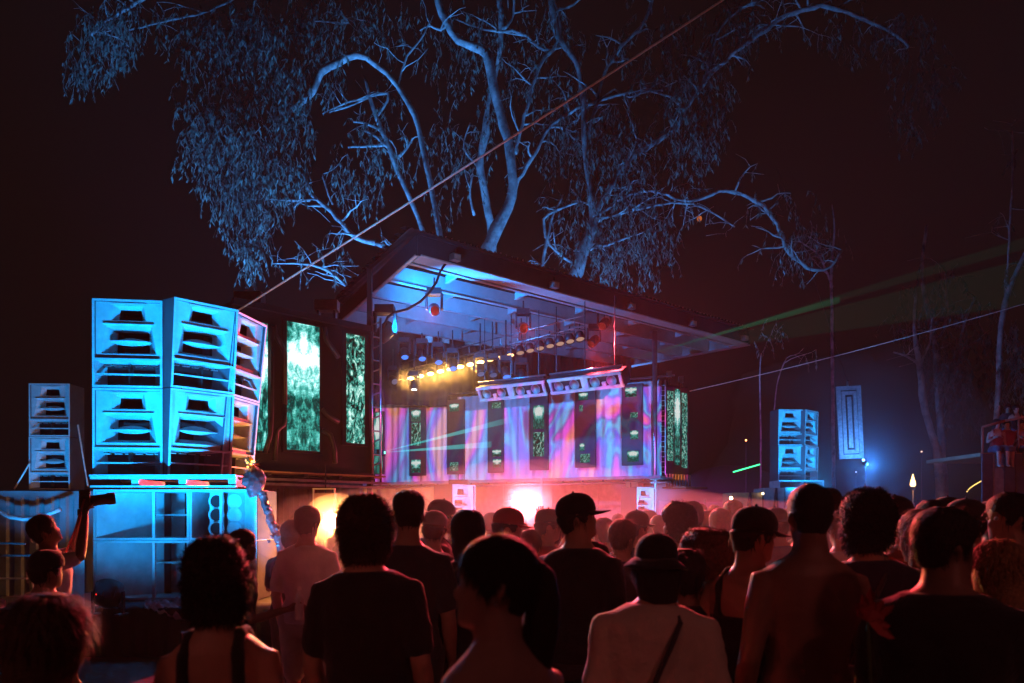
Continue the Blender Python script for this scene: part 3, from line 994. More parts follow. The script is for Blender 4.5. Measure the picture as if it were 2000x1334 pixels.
# dark platform under them
pf = thing("side_platform", "low black draped platform under the bass cabinets", "platform", (WX(330, 10), 10, 0))
MB().box((WX(330, 10.4), 10.6, z_lo / 2 - 0.005), (3.3, 2.6, z_lo - 0.02)).build("body", M_BLACK, pf)
cl = MB()
n = 60
cv = []
for k in range(n + 1):
    x = WX(165, 9.28) + (WX(560, 9.28) - WX(165, 9.28)) * k / n
    for j, zf in enumerate((0.02, 0.5, 1.0)):
        cv.append((x, 9.26 - 0.04 * math.sin(k * 1.3) * (1 - 0.6 * zf), 0.02 + (z_lo - 0.02) * zf))
    cv.append((x, 9.8, z_lo + 0.012))
cl.add(cv, [(4 * k + j, 4 * k + 4 + j, 4 * k + 5 + j, 4 * k + 1 + j) for k in range(n) for j in range(3)])
cl.build("drape", mat("black_drape", (0.02, 0.02, 0.022), 0.9), pf, smooth=True)
# crumpled cloth on its edge
cr = MB()
n = 26
cv = []
for j in range(n):
    for i in range(n):
        u, v = i / (n - 1), j / (n - 1)
        q = P(285 + 95 * u, 1178 + 30 * v * (0.4 + u), 9.6 - 0.35 * v)
        h = mnoise.fractal(Vector((u * 5, v * 5, 3.1)), 0.6, 2.0, 5)
        cv.append(q + Vector((0, -0.03, 0.07 * h + 0.03)))
cr.add(cv, [(j * n + i, j * n + i + 1, (j + 1) * n + i + 1, (j + 1) * n + i) for j in range(n - 1) for i in range(n - 1)])
tag(cr.build("cloth", mat("grey_cloth", (0.36, 0.37, 0.4), 0.85), smooth=True, at=P(330, 1190, 9.5)), "crumpled grey cloth on the edge of the black platform", "cloth")
pnl = MB().box((WX(138, 9.4), 9.4, ZZ(1130, 9.4)), (0.06, 0.5, 0.75)).build("white_board", M_WHITE, at=P(138, 1170, 9.4))
tag(pnl, "narrow white board standing left of the bass cabinets", "board")

# ---------------------------------------------------------------- plywood crates and cabinets under the far stack
for (x0, x1, y0, Y, m, w) in ((1430, 1488, 962, 22.5, mat("ochre_board", (0.42, 0.30, 0.13), 0.7), "ochre plywood cabinet left of the far loudspeaker stack"),
                              (1492, 1532, 953, 23.4, mat("pinkish_board", (0.48, 0.36, 0.32), 0.7), "pale cabinet under the side of the far loudspeaker stack"),
                              (1534, 1592, 952, 23.6, M_WHITE, "white cabinet right under the far loudspeaker stack")):
    zt_ = ZZ(y0, Y)
    o = thing("subwoofer_cabinet", w, "cabinet", (WX((x0 + x1) / 2, Y), Y, 0), 0, "cabinets under the far stack")
    wd = WX(x1, Y) - WX(x0, Y)
    xc = WX((x0 + x1) / 2, Y)
    for k, (za, zb2) in enumerate(((0.02, zt_ / 2 - 0.004), (zt_ / 2 + 0.004, zt_))):
        MB().box((xc, Y + 0.5, (za + zb2) / 2), (wd, 1.0, zb2 - za)).build("case", m, o)
    MB().tube([(xc + wd * 0.1, Y - 0.015, zt_), (xc + wd * 0.18, Y - 0.02, zt_ * 0.75)], 0.03, 6).build("strap", M_CABLE, o)
    MB().tube([(xc + wd * 0.1, Y - 0.015, zt_), (xc - wd * 0.02, Y - 0.02, zt_ * 0.75)], 0.03, 6).build("strap", M_CABLE, o)
rz_ = thing("speaker_riser", "white open frame riser under the far loudspeaker stack", "riser", P(1560, 955, 25))
for x0, x1 in ((1512, 1555), (1557, 1598)):
    for yy in (940.5, 955):
        MB().box((WX((x0 + x1) / 2, 24.8), 24.8, ZZ(yy, 24.8)), (WX(x1, 24.8) - WX(x0, 24.8), 0.9, 0.035)).build("shelf", M_WHITE, rz_)
    for x in (x0 + 1, x1 - 1):
        MB().box((WX(x, 24.8), 24.8, (ZZ(940, 24.8) + ZZ(955, 24.8)) / 2), (0.04, 0.9, ZZ(940, 24.8) - ZZ(955, 24.8) - 0.04)).build("upright", M_WHITE, rz_)

# ================================================================ lamps and rigging
M_LENSOFF = mat("dim_lens", (0.55, 0.5, 0.45), 0.25, 0, 0.1)
E_WARM = emit("warm_lamp_glow", (1.0, 0.52, 0.13), 30)
E_WARM2 = emit("dim_warm_lamp_glow", (1.0, 0.55, 0.22), 3.0)
E_WARM3 = emit("faint_warm_lamp_glow", (1.0, 0.6, 0.45), 0.42)
E_BLUE = emit("blue_led_glow", (0.05, 0.20, 1.0), 1.5)
E_WHITE = emit("white_lamp_glow", (0.8, 0.9, 1.0), 10)


def par_can(loc, d, lens, label, r=0.10, ln=0.2, group="par cans on the light bar", hook=True):
    o = thing("par_can", label, "stage light", loc, 0, group)
    loc = Vector(loc)
    d = Vector(d).normalized()
    Mx = look(d)
    MB().lathe([(r * 0.45, -ln * 0.55), (r * 0.8, -ln * 0.45), (r, -ln * 0.2), (r, ln * 0.5), (r * 0.93, ln * 0.5), (r * 0.9, ln * 0.3)], 14, Mx, loc).build("can", M_BLACK, o, smooth=True)
    MB().lathe([(r * 0.90, ln * 0.36), (r * 0.88, ln * 0.37)], 14, Mx, loc).build("lens", lens, o)
    s_ = d.cross(Vector((0, 0, 1)))
    s_ = s_.normalized() if s_.length > 0.1 else Vector((1, 0, 0))
    y_ = MB().tube([loc + s_ * (r + 0.02), loc + s_ * (r + 0.02) + Vector((0, 0, r * 1.5)), loc - s_ * (r + 0.02) + Vector((0, 0, r * 1.5)), loc - s_ * (r + 0.02)], 0.012, 5)
    y_.build("yoke", M_DARKSTEEL, o)
    if hook:
        MB().tube([loc + Vector((0, 0, r * 1.5)), loc + Vector((0, 0, r * 1.5 + 0.14))], 0.016, 6).build("clamp", M_DARKSTEEL, o)
    return o


def moving_head(loc, d, lens, label, s_=1.0, group="moving head lights under the roof", top=None):
    loc = Vector(loc)
    d = Vector(d).normalized()
    o = thing("moving_head", label, "stage light", loc, 0, group)
    MB().box(loc + Vector((0, 0, 0.36 * s_)), (0.30 * s_, 0.24 * s_, 0.13 * s_)).build("base", M_BLACK, o)
    for k in (-1, 1):
        MB().box(loc + Vector((k * 0.16 * s_, 0, 0.16 * s_)), (0.045 * s_, 0.12 * s_, 0.34 * s_)).build("yoke_arm", M_BLACK, o)
    Mx = look(d)
    MB().lathe([(0.05 * s_, -0.17 * s_), (0.10 * s_, -0.14 * s_), (0.125 * s_, -0.04 * s_), (0.125 * s_, 0.08 * s_), (0.11 * s_, 0.16 * s_), (0.10 * s_, 0.16 * s_), (0.10 * s_, 0.13 * s_)], 14, Mx, loc).build("head", M_BLACK, o, smooth=True)
    MB().lathe([(0.10 * s_, 0.14 * s_), (0.098 * s_, 0.145 * s_)], 14, Mx, loc).build("lens", lens, o)
    if top is not None:
        MB().tube([loc + Vector((0, 0, 0.4 * s_)), Vector((loc.x, loc.y, top))], 0.02, 6).build("hanger", M_DARKSTEEL, o)
    return o


# the oblique light bar
B0, B1 = P(772, 742, 27.0), P(1142, 644, 20.4)
BZ = 6.78
B0.z = B1.z = BZ
bar = thing("light_bar", "long pipe carrying a row of warm par cans across the stage under the roof", "pipe", (B0 + B1) / 2)
MB().tube([B0, B1], 0.028, 8).build("pipe", M_STEEL, bar, smooth=True)
MB().tube([B0 + Vector((0, 0, 0.28)), B1 + Vector((0, 0, 0.28))], 0.022, 8).build("pipe", M_STEEL, bar, smooth=True)
for k in range(12):
    q = B0.lerp(B1, (k + 0.5) / 12)
    MB().tube([q, q + Vector((0, 0, 0.28))], 0.012, 5).build("strut", M_STEEL, bar)
for t in (0.3, 0.75):
    q = B0.lerp(B1, t)
    MB().tube([q, Vector((q.x, q.y, 7.6))], 0.014, 5).build("hanger", M_DARKSTEEL, bar)
for k in range(19):
    # even in the picture: perspective correct steps along the bar
    x = 782 + k * (1132 - 782) / 18
    q = along(Vector((B0.x, B0.y, 0)), Vector((B1.x, B1.y, 0)), x)
    loc = Vector((q.x, q.y, BZ - 0.24))
    lens = E_WARM if 1 <= k <= 8 else (E_WARM2 if 9 <= k <= 11 else E_WARM3)
    par_can(loc, (0.12, -0.42, -0.95), lens, "%s par can from the far end of the warm light bar%s" % (ORD[k], ", lit yellow" if 1 <= k <= 8 else ""), 0.125, 0.24)
for t, w in ((0.06, 30), (0.14, 40), (0.22, 40), (0.30, 40), (0.38, 36), (0.46, 24)):
    q = B0.lerp(B1, t)
    lamp("par_beam", 'SPOT', q + Vector((0.1, -0.2, -0.35)), (1.0, 0.46, 0.09), w * 70, (1.5 + 14 * (t - 0.2), 4.0, 1.0), size=0.1, angle=44, blend=0.8)

# blue moving heads in two groups
HEADS = [(790, 690, 24.5, 1, "first"), (824, 693, 24.2, 1, "second"), (856, 700, 24.0, 1, "third"), (884, 712, 23.8, 1, "fourth"),
         (938, 722, 23.0, 0, "fifth"), (962, 724, 22.8, 0, "sixth"), (988, 728, 22.6, 1, "seventh"), (1018, 733, 22.4, 1, "eighth")]
for x, y, Y, on, w in HEADS:
    moving_head(P(x, y, Y), (0.15, -0.5, -0.85), E_BLUE if on else M_LENSOFF, "%s moving head from the left in the row of blue stage lights" % w, 1.15, top=7.5)
# beam light shining straight down
moving_head(P(809, 752, 25.0), (0, -0.1, -1), E_WHITE, "moving head with a white lens and a straight blue beam below it", 1.0, top=7.5)
lamp("blue_beam", 'SPOT', P(809, 764, 25.0), (0.25, 0.45, 1.0), 900, P(811, 1000, 25.0), size=0.03, angle=4, blend=0.2)
for i, (x, y, Y, dd, w) in enumerate(((848, 604, 18.6, (0.2, -0.8, -0.4), "round black stage light hanging from the second roof beam"),
                                      (1022, 640, 20.6, (0.1, -0.9, -0.3), "round black stage light hanging in the middle of the roof"),
                                      (1180, 632, 22.6, (-0.4, -0.6, -0.6), "black stage light hanging above the end of the light bar"),
                                      (1160, 666, 23.2, (-0.5, -0.5, -0.6), "black stage light hanging just below the light bar's end"))):
    q = P(x, y, Y)
    moving_head(q, dd, emit("dim_red_lens_glow", (1.0, 0.10, 0.06), 0.10), w, 1.15, "dark stage lights on the roof beams", top=7.5)
    lamp("red_crowd_wash", 'SPOT', q + Vector(dd).normalized() * 0.3, (1.0, 0.05, 0.07), 9500, ((-2.5, 0.3, 3.2, 5.0)[i], 4.5, 1.2), size=0.08, angle=40, blend=0.8)
q = P(752, 650, 18.3)
moving_head(q, (0.5, 0.3, 0.75), E_BLUE, "large moving head clamped to the black roof post, washing the roof blue", 1.5, "blue wash lights")
lamp("roof_blue_wash", 'SPOT', q + Vector((0.25, -0.1, 0.1)), (0.0, 0.27, 1.0), 5000, RF(0.45, 0.45), size=0.12, angle=150, blend=0.8)
lamp("crowd_blue_wash", 'SPOT', P(752, 652, 18.0), (0.35, 0.6, 1.0), 2600, (3.2, 4.0, 1.4), size=0.1, angle=46, blend=0.8)
q = P(770, 718, 25)
moving_head(P(768, 742, 26.5), (0.4, -0.7, -0.5), M_LENSOFF, "dark stage light at the far end of the warm light bar", 1.1, "dark stage lights on the roof beams", top=7.5)
# small clip floodlights on the fascia
for k, (x, y) in enumerate(((882, 510), (1075, 561), (1225, 600), (1345, 634), (1447, 662))):
    q = along(Vector((RA.x, RA.y, 0)), Vector((RB.x, RB.y, 0)), x)
    n_ = Vector((0.66, -0.75, 0))
    loc = Vector((q.x, q.y, 7.62)) + n_ * 0.14
    o = thing("floodlight", "%s small floodlight from the left clipped to the roof's front edge" % ORD[k], "floodlight", loc, 0, "floodlights on the roof edge")
    MB().box(loc, (0.22, 0.16, 0.15), rz=0.72).build("housing", M_STEEL, o)
    MB().box(loc + n_ * 0.085, (0.17, 0.02, 0.10), rz=0.72).build("reflector", mat("pale_reflector", (0.7, 0.6, 0.5), 0.3, 0.3), o)
    MB().box(loc + Vector((0, 0, 0.13)), (0.05, 0.05, 0.14)).build("bracket", M_BLACK, o)
# cable sagging from the fascia to the post lamp
cab = [(872, 512), (860, 530), (852, 552), (838, 572), (820, 590), (795, 604), (770, 610), (757, 620), (748, 640)]
cp = [P(x, y, 17.6 + 0.07 * i) for i, (x, y) in enumerate(cab)]
tag(MB().tube(cp, 0.028, 8).build("power_cable", M_CABLE, at=cp[0], smooth=True), "thick cable sagging from the roof edge to the post lamp", "cable")

# line array boxes
for (x0, y0, Y0, x1, y1, Y1, w) in ((934, 765, 22.6, 1066, 750, 21.4, "left"), (1073, 748, 21.3, 1216, 727, 20.0, "right")):
    a, b = P(x0, y0, Y0), P(x1, y1, Y1)
    b.z = a.z = 5.52
    o = thing("line_array_speaker", "%s of two long pale loudspeakers hanging above the curtains" % w, "loudspeaker", (a + b) / 2, 0, "long hanging loudspeakers")
    t = (b - a).normalized()
    nn = Vector((t.y, -t.x, 0)).normalized()
    dn = (nn * 0.85 + Vector((0, 0, -0.5))).normalized()
    upv = t.cross(dn)
    if upv.z < 0:
        upv = -upv
    ln = (b - a).length
    Mx = Matrix((t, dn, upv)).transposed()
    c = (a + b) / 2 - Vector((0, 0, 0.22))
    pale = mat("cream_cabinet_paint", (0.55, 0.47, 0.42), 0.5)
    # pale frame round four dark recesses
    hh = 0.44
    MB().box(c - dn * 0.22, (ln, 0.36, hh - 0.03), M=Mx).build("cabinet", M_BLACK, o)
    MB().box(c + upv * (hh / 2 - 0.04), (ln, 0.06, 0.08), M=Mx).build("frame_rail", pale, o)
    MB().box(c - upv * (hh / 2 - 0.04), (ln, 0.06, 0.08), M=Mx).build("frame_rail", pale, o)
    for f in (-0.475, 0.0, 0.475):
        MB().box(c + t * (f * ln), (0.07 if f else 0.20, 0.055, hh - 0.16), M=Mx).build("frame_stile", pale, o)
    for f in (-0.36, -0.14, 0.14, 0.36):
        MB().lathe([(0.15, 0.02), (0.14, 0.03), (0.12, -0.02), (0.06, -0.05), (0.045, -0.02), (0.0, -0.01)], 18, look(dn), c + t * (f * ln)).build("cone", mat("grey_paper_cone", (0.3, 0.27, 0.25), 0.6), o, smooth=True)
    for f in (-0.25, 0.25):
        MB().box(c + t * (f * ln) - upv * 0.08, (0.11, 0.05, 0.12), M=Mx).build("waveguide", pale, o)
    q0, q1 = a + Vector((0, 0, 0.14)), b + Vector((0, 0, 0.14))
    MB().tube([q0, q1], 0.028, 8).build("hanging_pipe", M_STEEL, o, smooth=True)
    MB().box((q0 + q1) / 2 + Vector((0, 0, -0.06)), (ln * 0.96, 0.1, 0.05), M=Mx).build("hanging_bracket", M_DARKSTEEL, o)
    for f in (0.1, 0.5, 0.9):
        q = q0.lerp(q1, f)
        MB().tube([q, Vector((q.x, q.y, 7.5))], 0.014, 5).build("hanger", M_DARKSTEEL, o)

# ---------------------------------------------------------------- the two dazzling lights
q = P(1028, 984, 20.5)
o = thing("blinder_light", "dazzling white pink blinder light beside the performer", "stage light", q)
MB().ball(q, 0.20, 20, 14).build("globe", emit("white_hot_glow", (1.0, 0.50, 0.52), 20), o, smooth=True)
MB().box(q + Vector((0, 0.3, 0)), (0.5, 0.12, 0.5)).build("housing", M_BLACK, o)
MB().tube([q + Vector((0, 0.3, -0.2)), Vector((q.x, q.y + 0.3, 0.6))], 0.03, 8).build("stand", M_DARKSTEEL, o)
lamp("pink_light", 'SPOT', q + Vector((0, -0.4, 0.0)), (1.0, 0.06, 0.09), 7500, q + Vector((0.0, -10, -1.0)), size=0.25, angle=122, blend=0.6)
lamp("pink_light", 'SPOT', q + Vector((0.2, 0.6, 0.0)), (1.0, 0.035, 0.11), 300, q + Vector((0.2, 4, -1.2)), size=0.2, angle=110, blend=0.6)
q = P(652, 1018, 12.6)
o = thing("warm_floodlight", "dazzling orange floodlight shining through the crowd under the black screen box", "floodlight", q)
MB().ball(q, 0.115, 16, 10).build("globe", emit("orange_hot_glow", (1.0, 0.55, 0.16), 160), o, smooth=True)
MB().box(q + Vector((0, 0.2, 0)), (0.34, 0.1, 0.3)).build("housing", M_BLACK, o)
MB().tube([q + Vector((0, 0.2, -0.1)), Vector((q.x, q.y + 0.2, 0.0))], 0.025, 8).build("stand", M_DARKSTEEL, o)
lamp("orange_light", 'SPOT', q + Vector((0, -0.16, 0)), (1.0, 0.36, 0.06), 1000, q + Vector((2.5, -8, -0.8)), size=0.12, angle=110, blend=0.9)
lamp("orange_light", 'SPOT', q + Vector((0.1, 0.45, 0.1)), (1.0, 0.30, 0.08), 60, q + Vector((-0.3, 6, 0.3)), size=0.12, angle=95, blend=0.7)
# hanging crate above it
q = P(636, 982, 14.6)
o = thing("hanging_crate", "dark wooden box with a pale frame above the orange floodlight", "crate", q)
MB().box(q, (0.36, 0.3, 0.36)).build("box", M_WOOD, o)
for s_ in (-1, 1):
    MB().box(q + Vector((s_ * 0.2, -0.12, 0.02)), (0.025, 0.03, 0.46)).build("frame_bar", M_WHITE, o)
MB().box(q + Vector((0, -0.12, 0.26)), (0.43, 0.03, 0.025)).build("frame_bar", M_WHITE, o)
MB().tube([q + Vector((0, 0, 0.18)), Vector((q.x, q.y, 2.7))], 0.012, 5).build("hanger", M_DARKSTEEL, o)
curtain("drape", "dark drape between the rust container and the beige drape", P(655, 1010, 20.6).xy.to_3d(), P(700, 1010, 21.4).xy.to_3d(), 0.1, 2.5, mat("dark_drape_cloth", (0.1, 0.08, 0.07), 0.9))

# blue floor pars
q = P(211, 1160, 8.9)
o = thing("par_can", "black round par light with a red digital readout aimed at the bass cabinets", "stage light", q, 0, "blue floor lights")
d = (Vector((WX(300, 10.6), 10.6, 3.0)) - q).normalized()
Mx = look(d)
MB().lathe([(0.06, -0.13), (0.135, -0.11), (0.155, -0.05), (0.155, 0.11), (0.14, 0.12), (0.135, 0.08)], 18, Mx, q).build("can", M_BLACK, o, smooth=True)
MB().lathe([(0.13, 0.09), (0.128, 0.095)], 18, Mx, q).build("lens", E_BLUE, o)
for k in range(8):
    a = k * math.pi / 4
    MB().box(q + Mx @ Vector((0.145 * math.cos(a), 0.145 * math.sin(a), -0.06)), (0.02, 0.02, 0.11), M=Mx).build("cooling_fin", M_BLACK, o)
MB().box(q + Vector((-0.01, -0.145, 0.0)), (0.13, 0.02, 0.06)).build("display_housing", M_BLACK, o)
for k in range(4):
    dg = MB()
    x = -0.048 + k * 0.022
    for dx, dz, w_, h_ in ((0, 0.010, 0.013, 0.003), (0, 0, 0.013, 0.003), (0, -0.010, 0.013, 0.003), (-0.006, 0.005, 0.003, 0.009), (0.006, 0.005, 0.003, 0.009), (0.006, -0.005, 0.003, 0.009)):
        dg.box(q + Vector((x + dx, -0.157, 0.004 + dz)), (w_, 0.003, h_))
    dg.build("display_digit", emit("red_led_digits", (1.0, 0.03, 0.02), 6), o)
for s_ in (-1, 1):
    MB().box(q + Vector((s_ * 0.175, 0, -0.10)), (0.02, 0.05, 0.26)).build("yoke_arm", M_BLACK, o)
    MB().box(q + Vector((s_ * 0.16, -0.02, -0.235)), (0.07, 0.22, 0.02)).build("foot", M_BLACK, o)
lamp("blue_uplight", 'SPOT', q + d * 0.16, BLUE, 190, q + d * 3, size=0.09, angle=120, blend=0.9)


def floor_par(loc, target, watts, label, col=BLUE, angle=70, lens=None, size=0.1, group="blue floor lights"):
    loc = Vector(loc)
    d = (Vector(target) - loc).normalized()
    par_can(loc, d, lens or E_BLUE, label, 0.13, 0.24, group, hook=False)
    for s_ in (-1, 1):
        pass
    lamp("floor_light", 'SPOT', loc + d * 0.2, col, watts, target, size=size, angle=angle, blend=0.8)


floor_par((-3.15, 7.7, 0.35), (-3.8, 10.9, 3.6), 2600, "blue par light on the ground in front of the bass cabinets with round ports", angle=50)
floor_par((-4.6, 7.5, 0.35), (-4.75, 10.6, 3.7), 2300, "blue par light on the ground behind the round haired person", angle=56)
floor_par((-8.2, 12.2, 0.25), (-9.0, 15.1, 3.4), 800, "blue par light on the ground before the grey container", angle=60)
floor_par((8.5, 20.6, 1.75), (9.3, 25.2, 4.1), 4200, "blue par light on a stand before the far loudspeaker stack", angle=38)
tag(MB().tube([(8.5, 20.6, 0), (8.5, 20.6, 1.62)], 0.025, 6).build("light_stand", M_DARKSTEEL, at=(8.5, 20.6, 0)), "thin black stand under the blue par light before the far loudspeakers", "stand")
floor_par((0.4, 18.2, 0.7), (-1.1, 20.0, 2.1), 1000, "blue par light on the ground before the monitor left of the performer", angle=40)
floor_par((5.2, 21.2, 0.7), (4.05, 23.0, 2.2), 1300, "blue par light on the ground before the monitor beside the plywood board", angle=40)
# tree uplights behind the stage
TREEBLUE = (0.05, 0.30, 0.95)
floor_par((-6.5, 31.5, 0.3), (-8.5, 34.5, 15), 24000, "blue tree uplight behind the black screen box", TREEBLUE, 75)
floor_par((0.0, 31.6, 0.3), (-0.5, 36, 16), 17000, "blue tree uplight behind the middle of the curtain wall", TREEBLUE, 80)
floor_par((5.2, 30.8, 0.3), (6.0, 36, 14), 12000, "blue tree uplight behind the far end of the curtain wall", TREEBLUE, 85)

floor_par((-12.5, 29.5, 0.3), (-11.8, 33, 14), 26000, "blue tree uplight behind the big loudspeaker stack", TREEBLUE, 70)
floor_par((-3.2, 26.0, 0.75), (-3.6, 28.2, 2.4), 170, "warm par light on the deck before the beige drape", (1.0, 0.5, 0.16), 120, E_WARM2, group="warm floor lights")
floor_par((-2.75, 5.4, 0.25), (-2.2, 6.75, 1.95), 170, "blue par light on the ground between the photographer and the woman with the bun", angle=34)  # added lamp that gives the totem its blue light
floor_par((-2.5, 10.1, 0.2), (-3.8, 11.4, 3.5), 1300, "blue par light on the ground right of the black platform", angle=60)
# ================================================================ hanging silver panel
o = thing("hanging_artwork", "tilted silver panel of nested rectangles hanging in the air beside the far loudspeakers", "panel", P(1660, 825, 22))
Mx = Matrix.Rotation(R(-2.6), 3, 'Y')
c = P(1660, 825, 22)
silver = mat("brushed_silver_sheet", (0.42, 0.44, 0.48), 0.45, 0.5, 0.35, 14, 0.4, 30)
w_, h_ = 0.70, 2.08
MB().box(c + Mx @ Vector((0, 0.06, 0)), (w_, 0.09, h_), M=Mx).build("back_plate", M_BLACK, o)
for (ww, hh2, t, yo) in ((w_, h_, 0.115, 0.0), (w_ - 0.27, h_ - 0.30, 0.10, -0.004)):
    for s_ in (-1, 1):
        MB().box(c + Mx @ Vector((s_ * (ww / 2 - t / 2), yo, 0)), (t, 0.05, hh2), M=Mx).build("frame_strip", silver, o)
        MB().box(c + Mx @ Vector((0, yo, s_ * (hh2 / 2 - t / 2))), (ww - 2 * t - 0.004, 0.05, t), M=Mx).build("frame_strip", silver, o)
MB().box(c + Mx @ Vector((0, 0, 0)), (0.12, 0.05, h_ - 0.62), M=Mx).build("core_strip", silver, o)
tp = c + Mx @ Vector((0, 0.05, h_ / 2))
MB().tube([tp, tp + Vector((0.02, 0, 0.14))], 0.03, 6).build("shackle", M_STEEL, o)
MB().tube([tp + Vector((0, 0, 0.14)), tp + Vector((0.05, 6, 9))], 0.008, 5).build("wire", M_DARKSTEEL, o)
pq = P(1690, 905, 21.2)
lo_ = thing("panel_lamp", "small blue lamp on a pole shining on the foot of the hanging silver panel", "stage light", pq)
MB().lathe([(0.03, -0.08), (0.06, -0.06), (0.07, 0.05), (0.06, 0.05)], 12, look((-0.4, 0.5, 0.6)), pq).build("can", M_BLACK, lo_, smooth=True)
MB().tube([pq - Vector((0, 0, 0.07)), Vector((pq.x, pq.y, 0))], 0.02, 6).build("pole", M_DARKSTEEL, lo_)
MB().ball(pq + Vector((-0.06, -0.02, 0.09)), 0.035, 10, 8).build("lens", emit("blue_white_glow", (0.2, 0.5, 1.0), 8), lo_, smooth=True)
lamp("panel_light", 'SPOT', pq + Vector((-0.06, 0.0, 0.12)), (0.10, 0.38, 1.0), 130, P(1660, 800, 22.0), size=0.04, angle=120, blend=0.9)
lamp("panel_light", 'POINT', pq + Vector((0.1, -0.1, -0.05)), (0.04, 0.26, 1.0), 210, size=0.05)

# ================================================================ ropes
def rope(a, b, sag, r, label):
    a, b = Vector(a), Vector(b)
    pts = [a.lerp(b, t / 24) - Vector((0, 0, sag * 4 * (t / 24) * (1 - t / 24))) for t in range(25)]
    return tag(MB().tube(pts, r, 6).build("rope", M_ROPE, at=a, smooth=True), label, "rope")


ra, rb = P(462, 608, 15.4), P(1405, 0, 14.0)
rope(ra, ra + (rb - ra) * 1.25, 0.06, 0.020, "taut pale rope rising from the black screen box high across the trees")
rope(P(1347, 764, 24.6), P(2060, 576, 20.0), 0.10, 0.013, "thin rope rising from the narrow screen box over the crowd")

# ================================================================ projector on the curtains
pq = Vector((3.0, -2.5, 3.2))
pj = thing("projector", "black video projector on a mast behind the crowd, aimed at the curtains", "projector", pq)
MB().box(pq, (0.45, 0.5, 0.2), rz=0.4).build("body", M_BLACK, pj)
MB().lathe([(0.06, 0), (0.07, 0.1), (0.055, 0.1)], 12, look((-0.3, 0.9, -0.2)), pq + Vector((-0.08, 0.22, -0.02))).build("lens_barrel", M_BLACK, pj)
MB().tube([pq - Vector((0, 0, 0.1)), Vector((pq.x, pq.y, 0))], 0.05, 6).build("mast", M_DARKSTEEL, pj)
src = pq + Vector((-0.14, 0.42, -0.06))
tgt = WL.lerp(WR, 0.54) + Vector((0, 0, 4.45))
pl_ = lamp("projector_beam", 'SPOT', src, (1, 1, 1), 32000, tgt, size=0.02, angle=24, blend=0.1)
ld = pl_.data
ld.use_nodes = True
N, L = ld.node_tree.nodes, ld.node_tree.links
em = N["Emission"]
tc = N.new("ShaderNodeTexCoord")
sp_ = N.new("ShaderNodeSeparateXYZ")
L.new(tc.outputs["Normal"], sp_.inputs[0])


def mth(op, a, b=None, c=None):
    k = N.new("ShaderNodeMath")
    k.operation = op
    for i, x in enumerate((a, b, c)):
        if x is None:
            continue
        if isinstance(x, (int, float)):
            k.inputs[i].default_value = x
        else:
            L.new(x, k.inputs[i])
    return k.outputs[0]


gx = mth('DIVIDE', sp_.outputs["X"], sp_.outputs["Z"])
gy = mth('DIVIDE', sp_.outputs["Y"], sp_.outputs["Z"])
cb = N.new("ShaderNodeCombineXYZ")
L.new(mth('MULTIPLY', gx, 11.0), cb.inputs[0])
L.new(mth('MULTIPLY', gy, 5.0), cb.inputs[1])
nz = N.new("ShaderNodeTexNoise")
nz.inputs["Scale"].default_value = 0.9
nz.inputs["Detail"].default_value = 2
nz.inputs["Distortion"].default_value = 2.6
L.new(cb.outputs[0], nz.inputs["Vector"])
wv = mth('FRACT', mth('MULTIPLY', nz.outputs["Fac"], 2.7))
rp = N.new("ShaderNodeValToRGB")
rp.color_ramp.interpolation = 'EASE'
el = rp.color_ramp.elements
PTS = [(0.0, (0.40, 0.0, 0.62)), (0.18, (0.02, 0.05, 0.95)), (0.30, (0.0, 0.50, 1.0)), (0.40, (0.10, 0.02, 0.5)), (0.52, (0.85, 0.02, 0.85)), (0.66, (1.0, 0.10, 0.30)), (0.80, (1.0, 0.30, 0.04)), (0.90, (0.9, 0.35, 0.5)), (1.0, (0.40, 0.0, 0.62))]
PTS = [(p_, tuple(0.08 + 0.92 * v_ for v_ in c_)) for p_, c_ in PTS]
el[0].position, el[0].color = 0.0, (*PTS[0][1], 1)
el[1].position, el[1].color = 1.0, (*PTS[-1][1], 1)
for p_, c_ in PTS[1:-1]:
    e_ = el.new(p_)
    e_.color = (*c_, 1)
L.new(wv, rp.inputs["Fac"])
L.new(rp.outputs["Color"], em.inputs["Color"])
# only the wall is inside the picture frame
msk = mth('MULTIPLY', mth('LESS_THAN', mth('ABSOLUTE', mth('ADD', gy, 0.0)), 0.056), 1.0)
L.new(msk, em.inputs["Strength"])

# ================================================================ lasers
def laser_mat(name, col, s_, reach=12.0):
    """lit dust in the beam: thins out with the distance from the laser"""
    m = bpy.data.materials.new(name)
    n, N_, L_ = nt(m)
    N_.remove(N_["Principled BSDF"])
    e = N_.new("ShaderNodeEmission")
    e.inputs[0].default_value = (*col, 1)
    tc_ = N_.new("ShaderNodeTexCoord")
    ln_ = N_.new("ShaderNodeVectorMath")
    ln_.operation = 'LENGTH'
    L_.new(tc_.outputs["Object"], ln_.inputs[0])
    mr = N_.new("ShaderNodeMapRange")
    mr.inputs["From Min"].default_value = 0
    mr.inputs["From Max"].default_value = reach
    mr.inputs["To Min"].default_value = s_
    mr.inputs["To Max"].default_value = 0
    L_.new(ln_.outputs["Value"], mr.inputs["Value"])
    L_.new(mr.outputs["Result"], e.inputs[1])
    L_.new(e.outputs[0], N_["Material Output"].inputs["Volume"])
    return m


